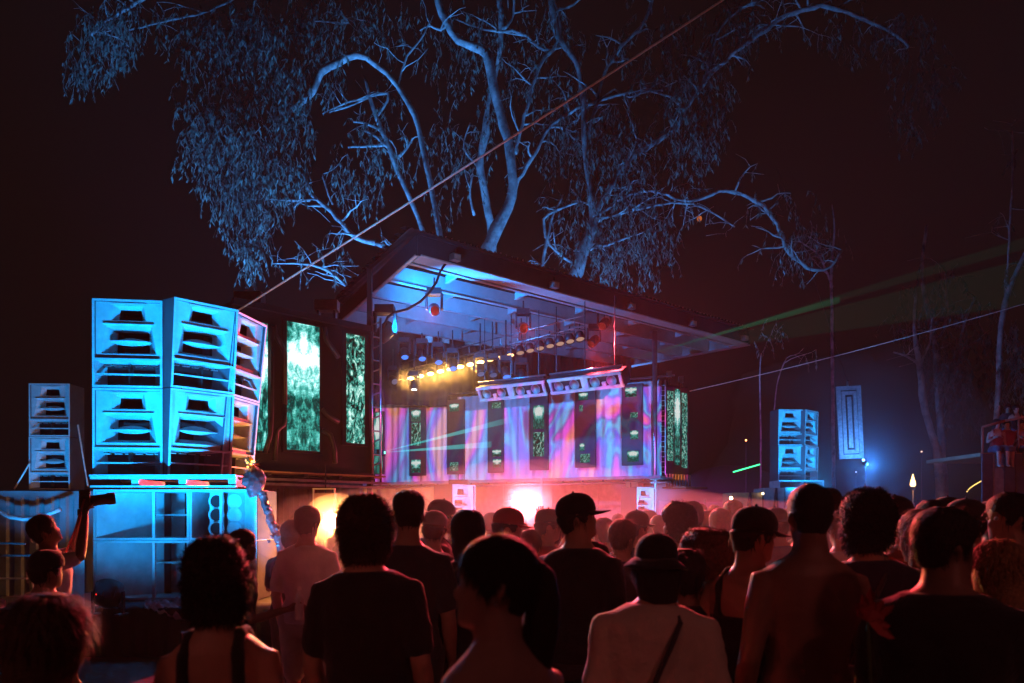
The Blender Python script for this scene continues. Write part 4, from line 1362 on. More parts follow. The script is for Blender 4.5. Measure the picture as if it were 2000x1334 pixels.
LG = laser_mat("green_laser_air", (0.02, 0.75, 0.35), 1.6, 8.5)
LG2 = laser_mat("faint_green_laser_air", (0.03, 0.6, 0.34), 0.32, 17.0)
LC = laser_mat("cyan_laser_air", (0.05, 0.8, 0.75), 14.0, 4.4)
lq = P(742, 884, 18.4)
lz = thing("laser_projector", "small black laser projector on the ladder truss beside the black screen box", "laser", lq)
MB().box(lq, (0.22, 0.26, 0.14)).build("body", M_BLACK, lz)
MB().box(lq + Vector((0.115, 0.0, 0.0)), (0.01, 0.08, 0.05)).build("window", emit("green_laser_glow", (0.1, 1, .6), 6), lz)


def wedge(src, a, b, th, m, label, name="laser_beam"):
    """thin fan of laser light from src to the line a-b"""
    src, a, b = Vector(src), Vector(a), Vector(b)
    n_ = (a - src).cross(b - src).normalized() * th / 2
    vs = [src + n_ * 0.4, a + n_, b + n_, src - n_ * 0.4, a - n_, b - n_]
    o = MB().add(vs, [(0, 1, 2), (5, 4, 3), (0, 3, 4, 1), (1, 4, 5, 2), (2, 5, 3, 0)]).build(name, m, at=src)
    o.visible_shadow = True
    tag(o, label, "laser beam", "laser beams")
    return o


wedge(lq, P(1004, 812, 21.0), P(1004, 824, 21.0), 0.06, LC, "bright cyan laser streak crossing the curtains low on the stage")
wedge(lq, P(1040, 742, 21.5), P(1004, 806, 21.0), 0.05, LG2, "wide faint green laser fan across the curtains")
wedge(lq, P(960, 862, 21.0), P(960, 874, 21.0), 0.05, LC, "cyan laser streak nearest the bottom of the curtains")
r0 = P(1216, 706, 24.0)
wedge(r0, P(2060, 446, 21.0), P(2060, 470, 21.0), 0.06, LG2, "upper green laser beam leaving the roof towards the trees")
wedge(r0, P(1640, 579, 23.0), P(1640, 592, 23.0), 0.07, LG, "bright green laser streak leaving the roof's right corner")
wedge(r0, P(2080, 486, 20.5), P(2080, 585, 20.5), 0.06, LG2, "broad faint green laser fan under the roof's right corner")
ga, gb_ = P(1432, 922, 20.0), P(1484, 907, 20.0)
tag(MB().tube([ga, gb_], 0.018, 6).build("laser_streak", emit("green_streak_glow", (0.05, 1.0, 0.3), 3), at=ga), "short bright green laser streak in the air left of the far loudspeakers", "laser beam", "laser beams")  # glowing tube in place of laser light caught in the haze

# ================================================================ viewing platform on the right
vp = thing("viewing_platform", "timber clad viewing platform with a mural at the right edge", "platform", (WX(1960, 21), 21, 0))
zt_ = ZZ(884, 20.6)
x0 = WX(1917, 20.6)
mural = mat("mural_paint", (0.16, 0.16, 0.2), 0.8, 0, 0.9, 1.2)
for k in range(14):
    m_ = mat("mural_board_pale" if k % 3 == 1 else "mural_board_dark", (0.30, 0.31, 0.36) if k % 3 == 1 else (0.11, 0.11, 0.13), 0.8)
    MB().box((x0 + 0.15 + k * 0.3, 20.6 + 0.01 * (k % 2), zt_ / 2), (0.285, 0.04, zt_ - 0.06 - 0.08 * (k % 4 == 2))).build("plank", m_, vp)
MB().box((x0 + 2.1, 22.0, zt_ - 0.05), (4.2, 2.7, 0.1)).build("deck", M_WOOD, vp)
for a, b in (((1919, 884), (1919, 834)), ((1919, 834), (1962, 822)), ((1962, 822), (2040, 808))):
    MB().tube([P(a[0], a[1], 20.75), P(b[0], b[1], 20.75)], 0.035, 8).build("railing_tube", mat("red_brown_rail", (0.4, 0.16, 0.1), 0.6), vp, smooth=True)
MB().tube([P(1990, 884, 20.75), P(1990, 816, 20.75)], 0.03, 8).build("railing_tube", mat("red_brown_rail", (0.4, 0.16, 0.1)), vp, smooth=True)
lamp("red_spill", 'SPOT', (13.2, 8.5, 6.0), (1.0, 0.10, 0.08), 900, (13.9, 20.6, 3.6), size=0.2, angle=34)
rl = moving_head((13.2, 8.4, 6.0), (0.05, 0.95, -0.2), emit("red_led_glow", (1, .05, .04), 8), "red stage light on a mast shining on the viewing platform", 1.0, "red lights")
# festoon bulbs
fs_ = thing("festoon_string", "string of tiny yellow bulbs beside the viewing platform", "string lights", P(1905, 948, 22))
fp = [P(1889 + 27 * k / 11, 958 - 20 * (k / 11) ** 0.7, 22) for k in range(12)]
MB().tube(fp, 0.008, 5).build("wire", M_CABLE, fs_)
for p_ in fp:
    MB().ball(p_ - Vector((0, 0, 0.03)), 0.016, 8, 6).build("bulb", emit("yellow_bulb_glow", (1, .6, .15), 3), fs_, smooth=True)
# torch
tq = P(1783, 957, 26)
to = thing("torch", "burning torch with a small flame far behind the crowd", "torch", tq)
MB().tube([Vector((tq.x, tq.y, 0)), tq], 0.03, 6).build("pole", M_WOOD, to)
MB().lathe([(0.05, 0), (0.10, 0.10), (0.09, 0.11)], 10, None, tq).build("bowl", M_DARKSTEEL, to)
MB().lathe([(0.02, 0.08), (0.09, 0.16), (0.08, 0.27), (0.04, 0.40), (0.005, 0.55)], 10, None, tq).build("flame", emit("flame_glow", (1, .55, .18), 7), to, smooth=True)
lamp("torch_light", 'POINT', tq + Vector((0, -0.3, 0.3)), (1, .45, .15), 25, size=0.1)
# small lamps far away
for (x, y, Y, c_, r_, s_, w) in ((1457, 860, 32, (1, .35, .12), 0.04, 6, "tiny orange lamp on a pole left of the far loudspeakers"), (1672, 922, 30, (.9, .9, 1), 0.03, 4, "tiny white lamp on a pole below the hanging panel"),
                                 (1800, 882, 34, (1, .6, .4), 0.04, 2, "small pale lamp on a pole among the right hand trees"), (1366, 427, 38, (1, .25, .06), 0.13, 0.45, "orange lantern hanging high between the trees"),
                                 (1428, 973, 21.8, (1, .7, .4), 0.05, 12, "small bulb on the left edge of the ochre cabinet"), (1490, 964, 22.4, (1, .7, .35), 0.035, 10, "small bulb between the ochre and the pale cabinet")):
    q = P(x, y, Y)
    o = thing("small_lamp", w, "lamp", q)
    MB().ball(q, r_, 10, 8).build("globe", emit("lamp_glow_%d" % x, c_, s_), o, smooth=True)
    if y > 500:
        MB().tube([q - Vector((0, 0, r_)), Vector((q.x, q.y + 0.05, 0))], 0.02, 5).build("pole", M_DARKSTEEL, o)
    else:
        MB().tube([q + Vector((0, 0, r_)), q + Vector((0, 0, 6))], 0.01, 5).build("wire", M_DARKSTEEL, o)
# coloured wash on the ground behind the crowd
floor_par((7.0, 27.0, 0.4), (9.5, 40, 1.8), 2600, "purple par light behind the narrow screen box washing the fence", (0.75, 0.12, 0.9), 95, emit("purple_led_glow", (.7, .1, .9), 5), group="purple lights")
floor_par((16.5, 30.0, 0.4), (19, 40, 2.0), 1300, "red par light far behind the crowd washing the fence", (1.0, 0.14, 0.2), 100, emit("red_led_glow", (1, .05, .04), 8), group="red lights")

# ================================================================ trees
def smooth_path(pts, rad, step=0.5, jit=0.06):
    """Catmull-Rom through the points with little kinks, so limbs look grown"""
    pts = [Vector(p) for p in pts]
    out, ro = [], []
    n = len(pts)
    for i in range(n - 1):
        p0, p1, p2, p3 = pts[max(i - 1, 0)], pts[i], pts[i + 1], pts[min(i + 2, n - 1)]
        m = max(2, int((p2 - p1).length / step))
        for k in range(m):
            t = k / m
            q = 0.5 * ((2 * p1) + (p2 - p0) * t + (2 * p0 - 5 * p1 + 4 * p2 - p3) * t * t + (3 * p1 - p0 - 3 * p2 + p3) * t ** 3)
            r = rad[i] * (1 - t) + rad[i + 1] * t
            a = jit * r * 8
            q += Vector((random.uniform(-a, a), random.uniform(-a, a), random.uniform(-a, a))) * 0.35
            out.append(q)
            ro.append(r * random.uniform(0.9, 1.12))
    out.append(pts[-1])
    ro.append(rad[-1])
    return out, ro


class Leaves:
    """drooping narrow eucalyptus leaves, two triangles each, on thin twigs"""

    def __init__(self):
        self.v, self.f, self.tw = [], [], MB()

    def spray(self, p, n=9, ln=0.9, size=0.18):
        p = Vector(p)
        d = Vector((random.uniform(-0.6, 0.6), random.uniform(-0.6, 0.6), random.uniform(-0.9, 0.1)))
        pts = [p]
        q = p.copy()
        for k in range(4):
            q = q + d * (ln / 4)
            d = (d + Vector((random.uniform(-.15, .15), random.uniform(-.15, .15), -0.5))).normalized()
            pts.append(q.copy())
        self.tw.tube([pts[0], pts[2], pts[4]], [0.012, 0.009, 0.006], 3)
        for k in range(n):
            t = random.random() * 4
            i = min(3, int(t))
            c = pts[i].lerp(pts[i + 1], t - i)
            a = random.uniform(0, 6.283)
            out = Vector((math.cos(a), math.sin(a), 0))
            dr = (out * random.uniform(0.15, 0.7) + Vector((0, 0, -1))).normalized()
            s = out.cross(dr)
            if s.length < 0.05:
                s = Vector((1, 0, 0))
            s = (s.normalized() + out * random.uniform(-0.6, 0.6)).normalized()
            L_ = size * random.choice((0.55, 0.8, 1.0, 1.0, 1.3, 1.6)) * random.uniform(0.8, 1.2)
            w = L_ * random.uniform(0.11, 0.17)
            m = c + dr * L_ * 0.45
            e = c + dr * L_ + out * L_ * 0.12
            k0 = len(self.v)
            self.v += [tuple(c), tuple(m + s * w), tuple(e), tuple(m - s * w)]
            self.f.append((k0, k0 + 1, k0 + 2, k0 + 3))

    def cluster(self, px, py, rx, ry, Y, dy, n, ln=0.9, leaf=0.18, per=9):
        for _ in range(int(n * 1.05)):
            while True:
                a, b = random.uniform(-1, 1), random.uniform(-1, 1)
                if a * a + b * b < 1 and random.random() < 1.0 - 0.55 * (a * a + b * b):
                    break
            q = P(px + a * rx, py + b * ry, Y + random.uniform(-dy, dy))
            if mnoise.noise(q * 0.55) < -0.16 and random.random() < 0.9:
                continue
            self.spray(q, per, ln * random.uniform(0.6, 1.3), leaf)


def tree(name, label, Y, trunk, limbs, clusters, group=None, leafper=9, twigs=True, trunk_down=True):
    """trunk and limbs: (px, py, radius in px[, dY]) traced from the photograph at distance Y"""
    def path(pl):
        pts = [P(p[0], p[1], Y + (p[3] if len(p) > 3 else 0)) for p in pl]
        rad = [p[2] * 0.86 * Y / F for p in pl]
        return pts, rad
    pts, rad = path(trunk)
    if trunk_down:
        f = pts[0]
        pts = [Vector((f.x - 0.3, f.y, -0.2))] + pts
        rad = [rad[0] * 1.35] + rad
    o = thing(name, label, "tree", Vector((pts[0].x, pts[0].y, 0)), 0, group)
    sp, sr = smooth_path(pts, rad)
    tkm = MB().tube(sp, sr, 12)
    tkm.build("trunk", M_BARK, o, smooth=True)
    tips = []
    for lb in limbs:
        pts, rad = path(lb)
        sp2, sr2 = smooth_path(pts, rad, 0.32, 0.17)
        MB().tube(sp2, sr2, 8).build("limb", M_BARK, o, smooth=True)
        for k in range(2, len(sp2)):
            if random.random() < 0.55:
                tips.append((sp2[k], sr2[k]))
    lv = Leaves()
    if twigs:
        tw = MB()
        for q, r in tips:
            d = Vector((random.uniform(-1, 1), random.uniform(-0.7, 0.7), random.uniform(-0.2, 0.9))).normalized()
            ln = random.uniform(0.7, 2.0)
            pp, rr = [q], [min(r * 0.55, 0.05)]
            for k in range(5):
                d = (d + Vector((random.uniform(-.45, .45), random.uniform(-.3, .3), random.uniform(-.4, .25)))).normalized()
                pp.append(pp[-1] + d * ln / 5)
                rr.append(max(0.008, rr[0] * (1 - k / 5)))
            tw.tube(pp, rr, 5)
            for _ in range(2):
                k0 = random.randint(1, 4)
                d2 = Vector((random.uniform(-1, 1), random.uniform(-1, 1), random.uniform(-.5, .6))).normalized()
                m1 = pp[k0] + d2 * ln * 0.25
                m2 = m1 + (d2 + Vector((random.uniform(-.6, .6), 0, random.uniform(-.7, .2)))).normalized() * ln * 0.3
                tw.tube([pp[k0], m1, m2], [rr[k0] * 0.6, rr[k0] * 0.45, 0.006], 4)
            if random.random() < 0.6:
                for k in (3, 5):
                    lv.spray(pp[k], leafper, 0.8)
        if tw.v:
            tag(tw.build("twigs", M_BARK, o, smooth=True), kind="stuff")
    for c in clusters:
        lv.cluster(*c)
    if lv.v:
        m = MB()
        m.v, m.f = lv.v, lv.f
        cr = m.build("crown", M_LEAF, o)
        tag(lv.tw.build("crown_twigs", M_TWIG, o), kind="stuff")
    return o


YT = 35.0
tree("eucalyptus_tree", "tall pale eucalyptus rising in a bend right behind the stage roof", YT,
     [(925, 600, 17), (942, 520, 17), (958, 470, 16), (985, 420, 14), (999, 385, 12), (1000, 330, 10.5), (990, 270, 10), (972, 200, 9.5), (960, 150, 10), (951, 106, 11), (925, 92, 9), (895, 78, 8), (872, 45, 8), (858, 10, 8), (848, -40, 8)],
     [[(997, 385, 8), (1012, 352, 5.5), (1046, 294, 5), (1071, 252, 4.5), (1125, 214, 4.5), (1172, 197, 4), (1235, 180, 3), (1300, 176, 2)],
      [(1125, 214, 2.5), (1130, 232, 1.8), (1120, 240, 1)],
      [(1004, 300, 5), (1020, 243, 4), (1041, 168, 4), (1062, 113, 4.2), (1080, 97, 4), (1095, 60, 3), (1088, 20, 2.6), (1075, -20, 2.5)],
      [(1075, 97, 4), (1050, 92, 3.2), (1030, 72, 3), (1000, 60, 3.5), (975, 62, 3), (945, 58, 2.2), (890, 38, 1.6)],
      [(872, 45, 4), (860, 60, 3), (840, 50, 2), (820, 60, 1.4)],
      [(1172, 197, 3), (1200, 175, 2.4), (1230, 190, 2), (1290, 160, 1.4)],
      [(1088, 20, 3), (1120, 10, 2.4), (1150, -20, 2)]],
     [(1010, 90, 130, 90, YT, 2, 120), (930, 190, 90, 150, YT + 2, 2, 110), (1080, 150, 80, 120, YT, 1.5, 110)], "eucalyptus trees")
tree("eucalyptus_tree", "slimmer eucalyptus stem just left of the bent pale trunk", YT + 3,
     [(962, 560, 9), (958, 440, 8), (948, 390, 9), (940, 340, 9), (938, 305, 8), (948, 262, 9), (953, 205, 5), (972, 130, 5), (979, 60, 7), (974, -30, 6)],
     [[(938, 330, 3), (905, 290, 2), (918, 240, 1.5)], [(979, 60, 4), (1000, 40, 3), (1005, -20, 3)], [(925, 420, 3.4), (918, 385, 2.4), (923, 340, 1.6)]],
     [(900, 80, 90, 90, YT + 3, 1.5, 90), (880, 330, 70, 100, YT + 3, 1.5, 70)], "eucalyptus trees")
tree("eucalyptus_tree", "broad eucalyptus behind the right of the roof with a long limb arching over", YT,
     [(1105, 620, 17), (1118, 553, 15), (1142, 483, 14), (1159, 428, 11), (1150, 350, 7), (1142, 294, 7), (1140, 210, 6.5), (1126, 120, 7), (1092, 78, 7), (1080, 20, 7), (1070, -30, 6)],
     [[(1159, 428, 9), (1190, 365, 8), (1234, 310, 10), (1290, 270, 7), (1322, 248, 6), (1338, 214, 4.5), (1372, 168, 5), (1406, 126, 5), (1469, 75, 6), (1536, 31, 6), (1603, 13, 5.5), (1662, 27, 4.5), (1741, 63, 3.6), (1775, 92, 2.5)],
      [(1165, 425, 5), (1220, 385, 3), (1276, 374, 3), (1347, 394, 4), (1418, 373, 4.5), (1490, 403, 4.5), (1523, 449, 4.2), (1540, 495, 4.5), (1590, 527, 4), (1620, 522, 3), (1645, 489, 2)],
      [(1150, 440, 4), (1200, 420, 3), (1263, 405, 3), (1313, 397, 2.6), (1368, 403, 2.4), (1435, 443, 1.4)],
      [(1142, 294, 4), (1180, 150, 4), (1215, 90, 3.6), (1260, 40, 4.6), (1278, -20, 4)],
      [(1338, 214, 3), (1310, 190, 2.6), (1270, 178, 2.2), (1240, 186, 2)],
      [(1372, 168, 4), (1388, 110, 4), (1405, 60, 3), (1440, 20, 4), (1510, -10, 4)],
      [(1469, 75, 2.6), (1500, 50, 2), (1560, 52, 1.4)],
      [(1130, 520, 4), (1075, 480, 3.5), (1062, 430, 3), (1085, 412, 3), (1130, 395, 2)],
      [(1140, 490, 3.5), (1180, 480, 3), (1230, 462, 2)],
      [(1050, 560, 5), (1062, 500, 4), (1078, 430, 2.5), (1100, 380, 1.6)]],
     [(1200, 330, 80, 130, YT, 2.5, 330), (1250, 470, 75, 90, YT, 2, 250), (1160, 480, 70, 80, YT, 2, 170), (1350, 200, 90, 90, YT - 1, 2, 260), (1345, 275, 55, 70, YT - 1, 1.5, 140),
      (1300, 90, 110, 80, YT, 2, 140), (1430, 55, 70, 60, YT, 2, 110), (1560, 450, 70, 80, YT, 2, 60), (1100, 320, 60, 100, YT + 1, 2, 120), (1790, 150, 70, 130, YT, 2, 160), (1700, 60, 110, 60, YT, 2, 90)], "eucalyptus trees")
tree("eucalyptus_tree", "dim eucalyptus with thin stems left of the roof peak", YT + 1,
     [(840, 560, 8), (830, 470, 6), (819, 432, 5), (806, 399, 5), (777, 336, 5), (756, 277, 5.5), (735, 231, 5), (722, 189, 4), (712, 150, 2)],
     [[(760, 290, 4), (735, 268, 3.4), (712, 255, 2.2)], [(752, 262, 4), (720, 243, 3), (690, 238, 2.2)], [(756, 283, 3.6), (720, 285, 3), (680, 288, 2)], [(735, 231, 2.5), (760, 185, 3), (720, 190, 3), (690, 205, 2), (640, 220, 1.4)],
      [(720, 192, 2.4), (680, 200, 2), (630, 222, 1.4)], [(777, 310, 4), (795, 290, 3), (805, 270, 2)]],
     [(700, 330, 70, 70, YT + 1, 1.5, 110), (760, 240, 90, 110, YT + 1, 1.5, 80), (690, 40, 130, 60, YT + 1, 2, 150)], "eucalyptus trees")
tree("eucalyptus_tree", "eucalyptus whose limb arches over into the big curtain of hanging leaves", YT - 2,
     [(870, 600, 9), (862, 480, 7), (845, 380, 6), (823, 277, 5.5), (811, 227, 6), (777, 168, 6), (735, 126, 6.5), (697, 107, 8), (660, 122, 8), (626, 143, 8), (609, 180, 8), (580, 206, 6), (550, 222, 3)],
     [[(777, 168, 2.6), (795, 110, 2.6), (820, 80, 2), (840, 40, 1.6)], [(735, 474, 6), (693, 466, 6), (668, 436, 5), (638, 403, 5), (605, 378, 4), (596, 340, 2.4)], [(650, 400, 2.2), (635, 360, 1.8), (630, 340, 1.2)],
      [(606, 393, 2.6), (565, 392, 2.6), (530, 388, 1.8)], [(735, 474, 5), (800, 500, 6), (860, 540, 6)], [(530, 515, 0.8), (590, 515, 2.4), (640, 528, 3.4), (670, 552, 3), (700, 580, 3)],
      [(294, -10, 4), (252, 17, 4), (210, 38, 3.4), (176, 71, 2.6)], [(660, 20, 3), (680, 45, 3), (640, 42, 2), (615, 42, 1.6)], [(470, -10, 3.5), (410, 20, 2.6), (330, 40, 2), (250, 60, 1.6)]],
     [(470, 175, 135, 150, YT - 2, 2.5, 620), (450, 300, 110, 110, YT - 2, 2, 430), (480, 400, 62, 90, YT - 2, 1.2, 230), (492, 480, 26, 60, YT - 2, 0.8, 120), (570, 290, 55, 110, YT - 2, 1.4, 230), (590, 110, 90, 90, YT - 2, 2, 190),
      (190, 80, 60, 70, YT - 2, 2, 170), (265, 40, 90, 50, YT - 2, 2, 110), (150, 135, 30, 30, YT - 2, 1, 40), (230, 115, 22, 34, YT - 2, 1, 40), (560, 30, 120, 50, YT - 2, 2, 130), (440, 60, 120, 60, YT - 2, 2, 150), (640, 490, 60, 40, YT - 2, 1, 30)], "eucalyptus trees")
# slim dark trees on the right
tree("gum_tree", "slim blue grey gum trunk left of the forked one by the viewing platform", 30,
     [(1834, 975, 10), (1828, 875, 8), (1807, 805, 8), (1799, 740, 7), (1795, 705, 6), (1785, 640, 4), (1790, 560, 3)],
     [[(1797, 715, 4), (1770, 695, 2.4), (1745, 688, 1.6)], [(1797, 712, 3.5), (1815, 670, 2.4), (1822, 610, 2)]],
     [(1850, 710, 60, 60, 30, 1.5, 90), (1790, 600, 60, 60, 30, 1.5, 70)], "gum trees on the right")
tree("gum_tree", "taller forked gum tree behind the viewing platform", 31,
     [(1846, 985, 10), (1840, 910, 9), (1836, 805, 8), (1825, 665, 7), (1812, 605, 6), (1800, 540, 4), (1810, 440, 3)],
     [[(1836, 805, 5), (1870, 720, 4), (1880, 640, 3), (1905, 580, 2.4)], [(1825, 665, 3), (1845, 640, 3), (1850, 560, 2.4), (1840, 520, 1.6)]],
     [(1900, 660, 90, 90, 31, 2, 130), (1880, 760, 70, 70, 31, 2, 90)], "gum trees on the right")
tree("gum_tree", "faint straight gum trunk behind the hanging silver panel", 52,
     [(1628, 980, 4), (1627, 800, 4), (1625, 640, 3.6), (1624, 520, 3), (1630, 450, 2), (1625, 400, 1)],
     [[(1625, 560, 2.4), (1600, 500, 2), (1560, 470, 1.4)]], [(1600, 480, 60, 50, 52, 2, 40)], "gum trees on the right")
tree("gum_tree", "thin gum trunk leaning at the right edge above the viewing platform", 27,
     [(1940, 900, 6), (1950, 760, 6), (1955, 640, 6), (1972, 560, 6), (1992, 520, 5), (2030, 430, 5)],
     [[(1965, 590, 3), (1972, 450, 2.2), (1978, 330, 2), (1976, 250, 1.4)]], [(1985, 700, 40, 80, 27, 1, 60)], "gum trees on the right")
tree("gum_tree", "dark thin gum between the narrow screen box and the far loudspeakers", 36,
     [(1484, 980, 2.2), (1486, 860, 2), (1484, 740, 1.7), (1487, 690, 1.2)], [[(1512, 800, 1.6), (1520, 740, 1.6), (1536, 700, 1.4)]], [(1500, 650, 40, 40, 36, 1, 20)], "gum trees on the right")

# ================================================================ people
HEADP = [  # z, front, back, half width (cm, chin at 0, facing +y)
    (-0.6, 5.5, 1.0, 1.6), (0.0, 8.2, -0.5, 2.8), (0.9, 9.1, -3.0, 4.1), (2.0, 9.2, -5.0, 4.9), (3.1, 8.8, -6.2, 5.4), (3.9, 9.1, -6.8, 5.7), (4.6, 8.9, -7.0, 5.9), (5.3, 9.15, -7.2, 6.1),
    (6.2, 9.0, -7.6, 6.3), (7.0, 9.1, -8.0, 6.5), (8.0, 9.1, -8.4, 6.7), (9.0, 8.9, -8.8, 6.9), (10.0, 8.7, -9.1, 7.05), (11.0, 8.45, -9.4, 7.15), (12.0, 8.6, -9.6, 7.2), (13.0, 9.2, -9.8, 7.3),
    (14.2, 9.35, -9.9, 7.4), (16.0, 9.1, -9.9, 7.45), (18.0, 8.3, -9.4, 7.1), (19.8, 6.9, -8.3, 6.3), (21.2, 5.0, -6.6, 4.9), (22.2, 3.0, -4.4, 3.2), (22.9, 1.0, -1.8, 1.2)]
NH = 44


def nose(z):
    pts = [(6.3, 0), (6.9, 1.1), (7.5, 1.9), (8.3, 2.2), (9.3, 1.6), (10.5, 1.0), (12.0, 0.45), (13.2, 0.0)]
    for (a, va), (b, vb) in zip(pts, pts[1:]):
        if a <= z <= b:
            return va + (vb - va) * (z - a) / (b - a)
    return 0.0


def head_pt(z, f, b, w, th, off=0.0):
    """th = 0 is the face, growing to the left"""
    cy_, sy = (f + b) / 2, (f - b) / 2
    c, s = math.cos(th), math.sin(th)
    e = 0.88
    y = cy_ + (sy + off) * math.copysign(abs(c) ** e, c)
    x = (w + off) * math.copysign(abs(s) ** e, s)
    if off == 0.0:
        a = abs(th)
        if a < 0.5:
            g_ = math.exp(-(a / 0.115) ** 2)
            y += nose(z) * g_
            if 3.4 < z < 5.8:
                y += 0.35 * math.exp(-(a / 0.26) ** 2) * (1 if abs(z - 4.6) > 0.35 else -0.4)
        if 10.2 < z < 12.6:
            y -= 0.8 * math.exp(-((a - 0.36) / 0.15) ** 2) * (1 - abs(z - 11.4) / 1.3)
    return Vector((x, y, z))


def head_rings(off=0.0, zmin=-1.0):
    return [[head_pt(z, f, b, w, 2 * math.pi * k / NH if k <= NH / 2 else 2 * math.pi * k / NH - 2 * math.pi, off) for k in range(NH)] for z, f, b, w in HEADP if z >= zmin]


def rings_mesh(rings, closed=True):
    vs = [p for r in rings for p in r]
    n = len(rings[0])
    fs = []
    for i in range(len(rings) - 1):
        for k in range(n):
            k2 = (k + 1) % n
            fs.append((i * n + k, i * n + k2, (i + 1) * n + k2, (i + 1) * n + k))
    if closed:
        fs.append(tuple(range(n - 1, -1, -1)))
        fs.append(tuple((len(rings) - 1) * n + k for k in range(n)))
    return vs, fs


def ring(c, hx, hy, n=20, e=0.85):
    out = []
    for k in range(n):
        a = 2 * math.pi * k / n
        cc, ss = math.cos(a), math.sin(a)
        out.append(Vector((c[0] + hx * math.copysign(abs(cc) ** e, cc), c[1] + hy * math.copysign(abs(ss) ** e, ss), c[2])))
    return out


TMP = bpy.data.scenes.new("workbench")


def unite(mb, voxel, smooth_it=4):
    """one continuous surface out of overlapping closed shapes"""
    me = mb.mesh("tmp_body")
    ob = bpy.data.objects.new("tmp_body", me)
    TMP.collection.objects.link(ob)
    r = ob.modifiers.new("r", 'REMESH')
    r.mode = 'VOXEL'
    r.voxel_size = voxel
    if smooth_it:
        s = ob.modifiers.new("s", 'SMOOTH')
        s.factor = 0.5
        s.iterations = smooth_it
    with bpy.context.temp_override(scene=TMP, view_layer=TMP.view_layers[0]):
        dg = bpy.context.evaluated_depsgraph_get()
    ev = ob.evaluated_get(dg)
    em = ev.to_mesh()
    n = len(em.vertices)
    co = np.empty(n * 3, np.float32)
    em.vertices.foreach_get("co", co)
    fs = [tuple(p.vertices) for p in em.polygons]
    ev.to_mesh_clear()
    bpy.data.objects.remove(ob)
    bpy.data.meshes.remove(me)
    return co.reshape(-1, 3), fs


def hand(mb, wrist, d, pn, side, curl=0.5, s=1.0):
    """palm, four unequal fingers and a thumb; d points along the hand, pn out of the palm"""
    d = d.normalized()
    pn = (pn - d * pn.dot(d)).normalized()
    x = d.cross(pn) * side
    rings_ = []
    for t, hw, hd in ((-0.015, 0.024, 0.018), (0.01, 0.030, 0.017), (0.045, 0.040, 0.016), (0.08, 0.041, 0.014), (0.096, 0.037, 0.010)):
        c = wrist + d * t * s
        rr = []
        for k in range(10):
            a = 2 * math.pi * k / 10
            rr.append(c + x * (hw * s * math.cos(a)) + pn * (hd * s * math.sin(a)))
        rings_.append(rr)
    mb.add(*rings_mesh(rings_))
    for k, (ox, ln) in enumerate(((-0.031, 0.070), (-0.0105, 0.080), (0.0105, 0.075), (0.031, 0.058))):
        p = wrist + d * 0.085 * s + x * ox * s
        dd = (d + x * (ox * 3)).normalized()
        pts = [p]
        for f in (0.45, 0.32, 0.23):
            ang = curl * (0.55 + 0.5 * f)
            dd = (dd * math.cos(ang) + pn * math.sin(ang)).normalized()
            pts.append(pts[-1] + dd * ln * f * s)
        mb.tube(pts, [0.0095 * s, 0.009 * s, 0.008 * s, 0.0065 * s], 7, True)
    p = wrist + d * 0.025 * s - x * 0.028 * s
    dd = (d * 0.6 - x * 0.75 + pn * 0.35).normalized()
    pts = [p, p + dd * 0.035 * s]
    dd = (dd + d * 0.6 + pn * 0.4 * curl).normalized()
    pts.append(pts[-1] + dd * 0.03 * s)
    pts.append(pts[-1] + (dd + d * 0.3).normalized() * 0.022 * s)
    mb.tube(pts, [0.013 * s, 0.011 * s, 0.010 * s, 0.008 * s], 7, True)


SKINS = {"fair": (0.55, 0.36, 0.28), "tan": (0.40, 0.25, 0.17), "brown": (0.22, 0.13, 0.09), "dark": (0.10, 0.06, 0.045)}
CLOTH = {"black": (0.016, 0.016, 0.018), "charcoal": (0.045, 0.045, 0.05), "white": (0.62, 0.62, 0.62), "cream": (0.5, 0.46, 0.38), "grey": (0.2, 0.2, 0.21), "navy": (0.025, 0.03, 0.06), "rust": (0.32, 0.10, 0.05),
         "red": (0.35, 0.03, 0.03), "olive": (0.08, 0.08, 0.045), "blue": (0.06, 0.11, 0.22), "denim": (0.07, 0.10, 0.17), "pink": (0.45, 0.22, 0.26)}
HAIRC = {"black": (0.012, 0.010, 0.010), "dark": (0.025, 0.017, 0.013), "brown": (0.06, 0.035, 0.02), "auburn": (0.11, 0.04, 0.02), "blonde": (0.32, 0.2, 0.09)}


def skin_m(k):
    return mat("skin_" + k, SKINS[k], 0.5, 0, 0.10, 14, 0.10, 90, 0.4)


def cloth_m(k):
    return mat("cloth_" + k, CLOTH[k], 0.9, 0, 0.12, 9, 0.25, 60, 0.2, 0.3)


def hair_m(k):
    return mat("hair_" + k, HAIRC[k], 0.62, 0, 0.4, 60, 0.5, 130, 0.35)


def zline(th, style):
    """height of the hairline (cm) round the head"""
    a = abs(th)
    pts = [(0, 17.3), (0.55, 16.6), (0.95, 13.4), (1.25, 9.5), (1.5, 9.0), (1.62, 11.0), (1.95, 11.0), (2.15, 5.5), (2.6, 3.2), (3.15, 2.6)]
    if style == 'cover':
        pts = [(0, 15.8), (0.7, 14.5), (1.0, 9.0), (1.4, 2.0), (2.0, -1.5), (3.15, -2.0)]
    for (p, v), (q, w) in zip(pts, pts[1:]):
        if p <= a <= q:
            return v + (w - v) * (a - p) / (q - p)
    return pts[-1][1]


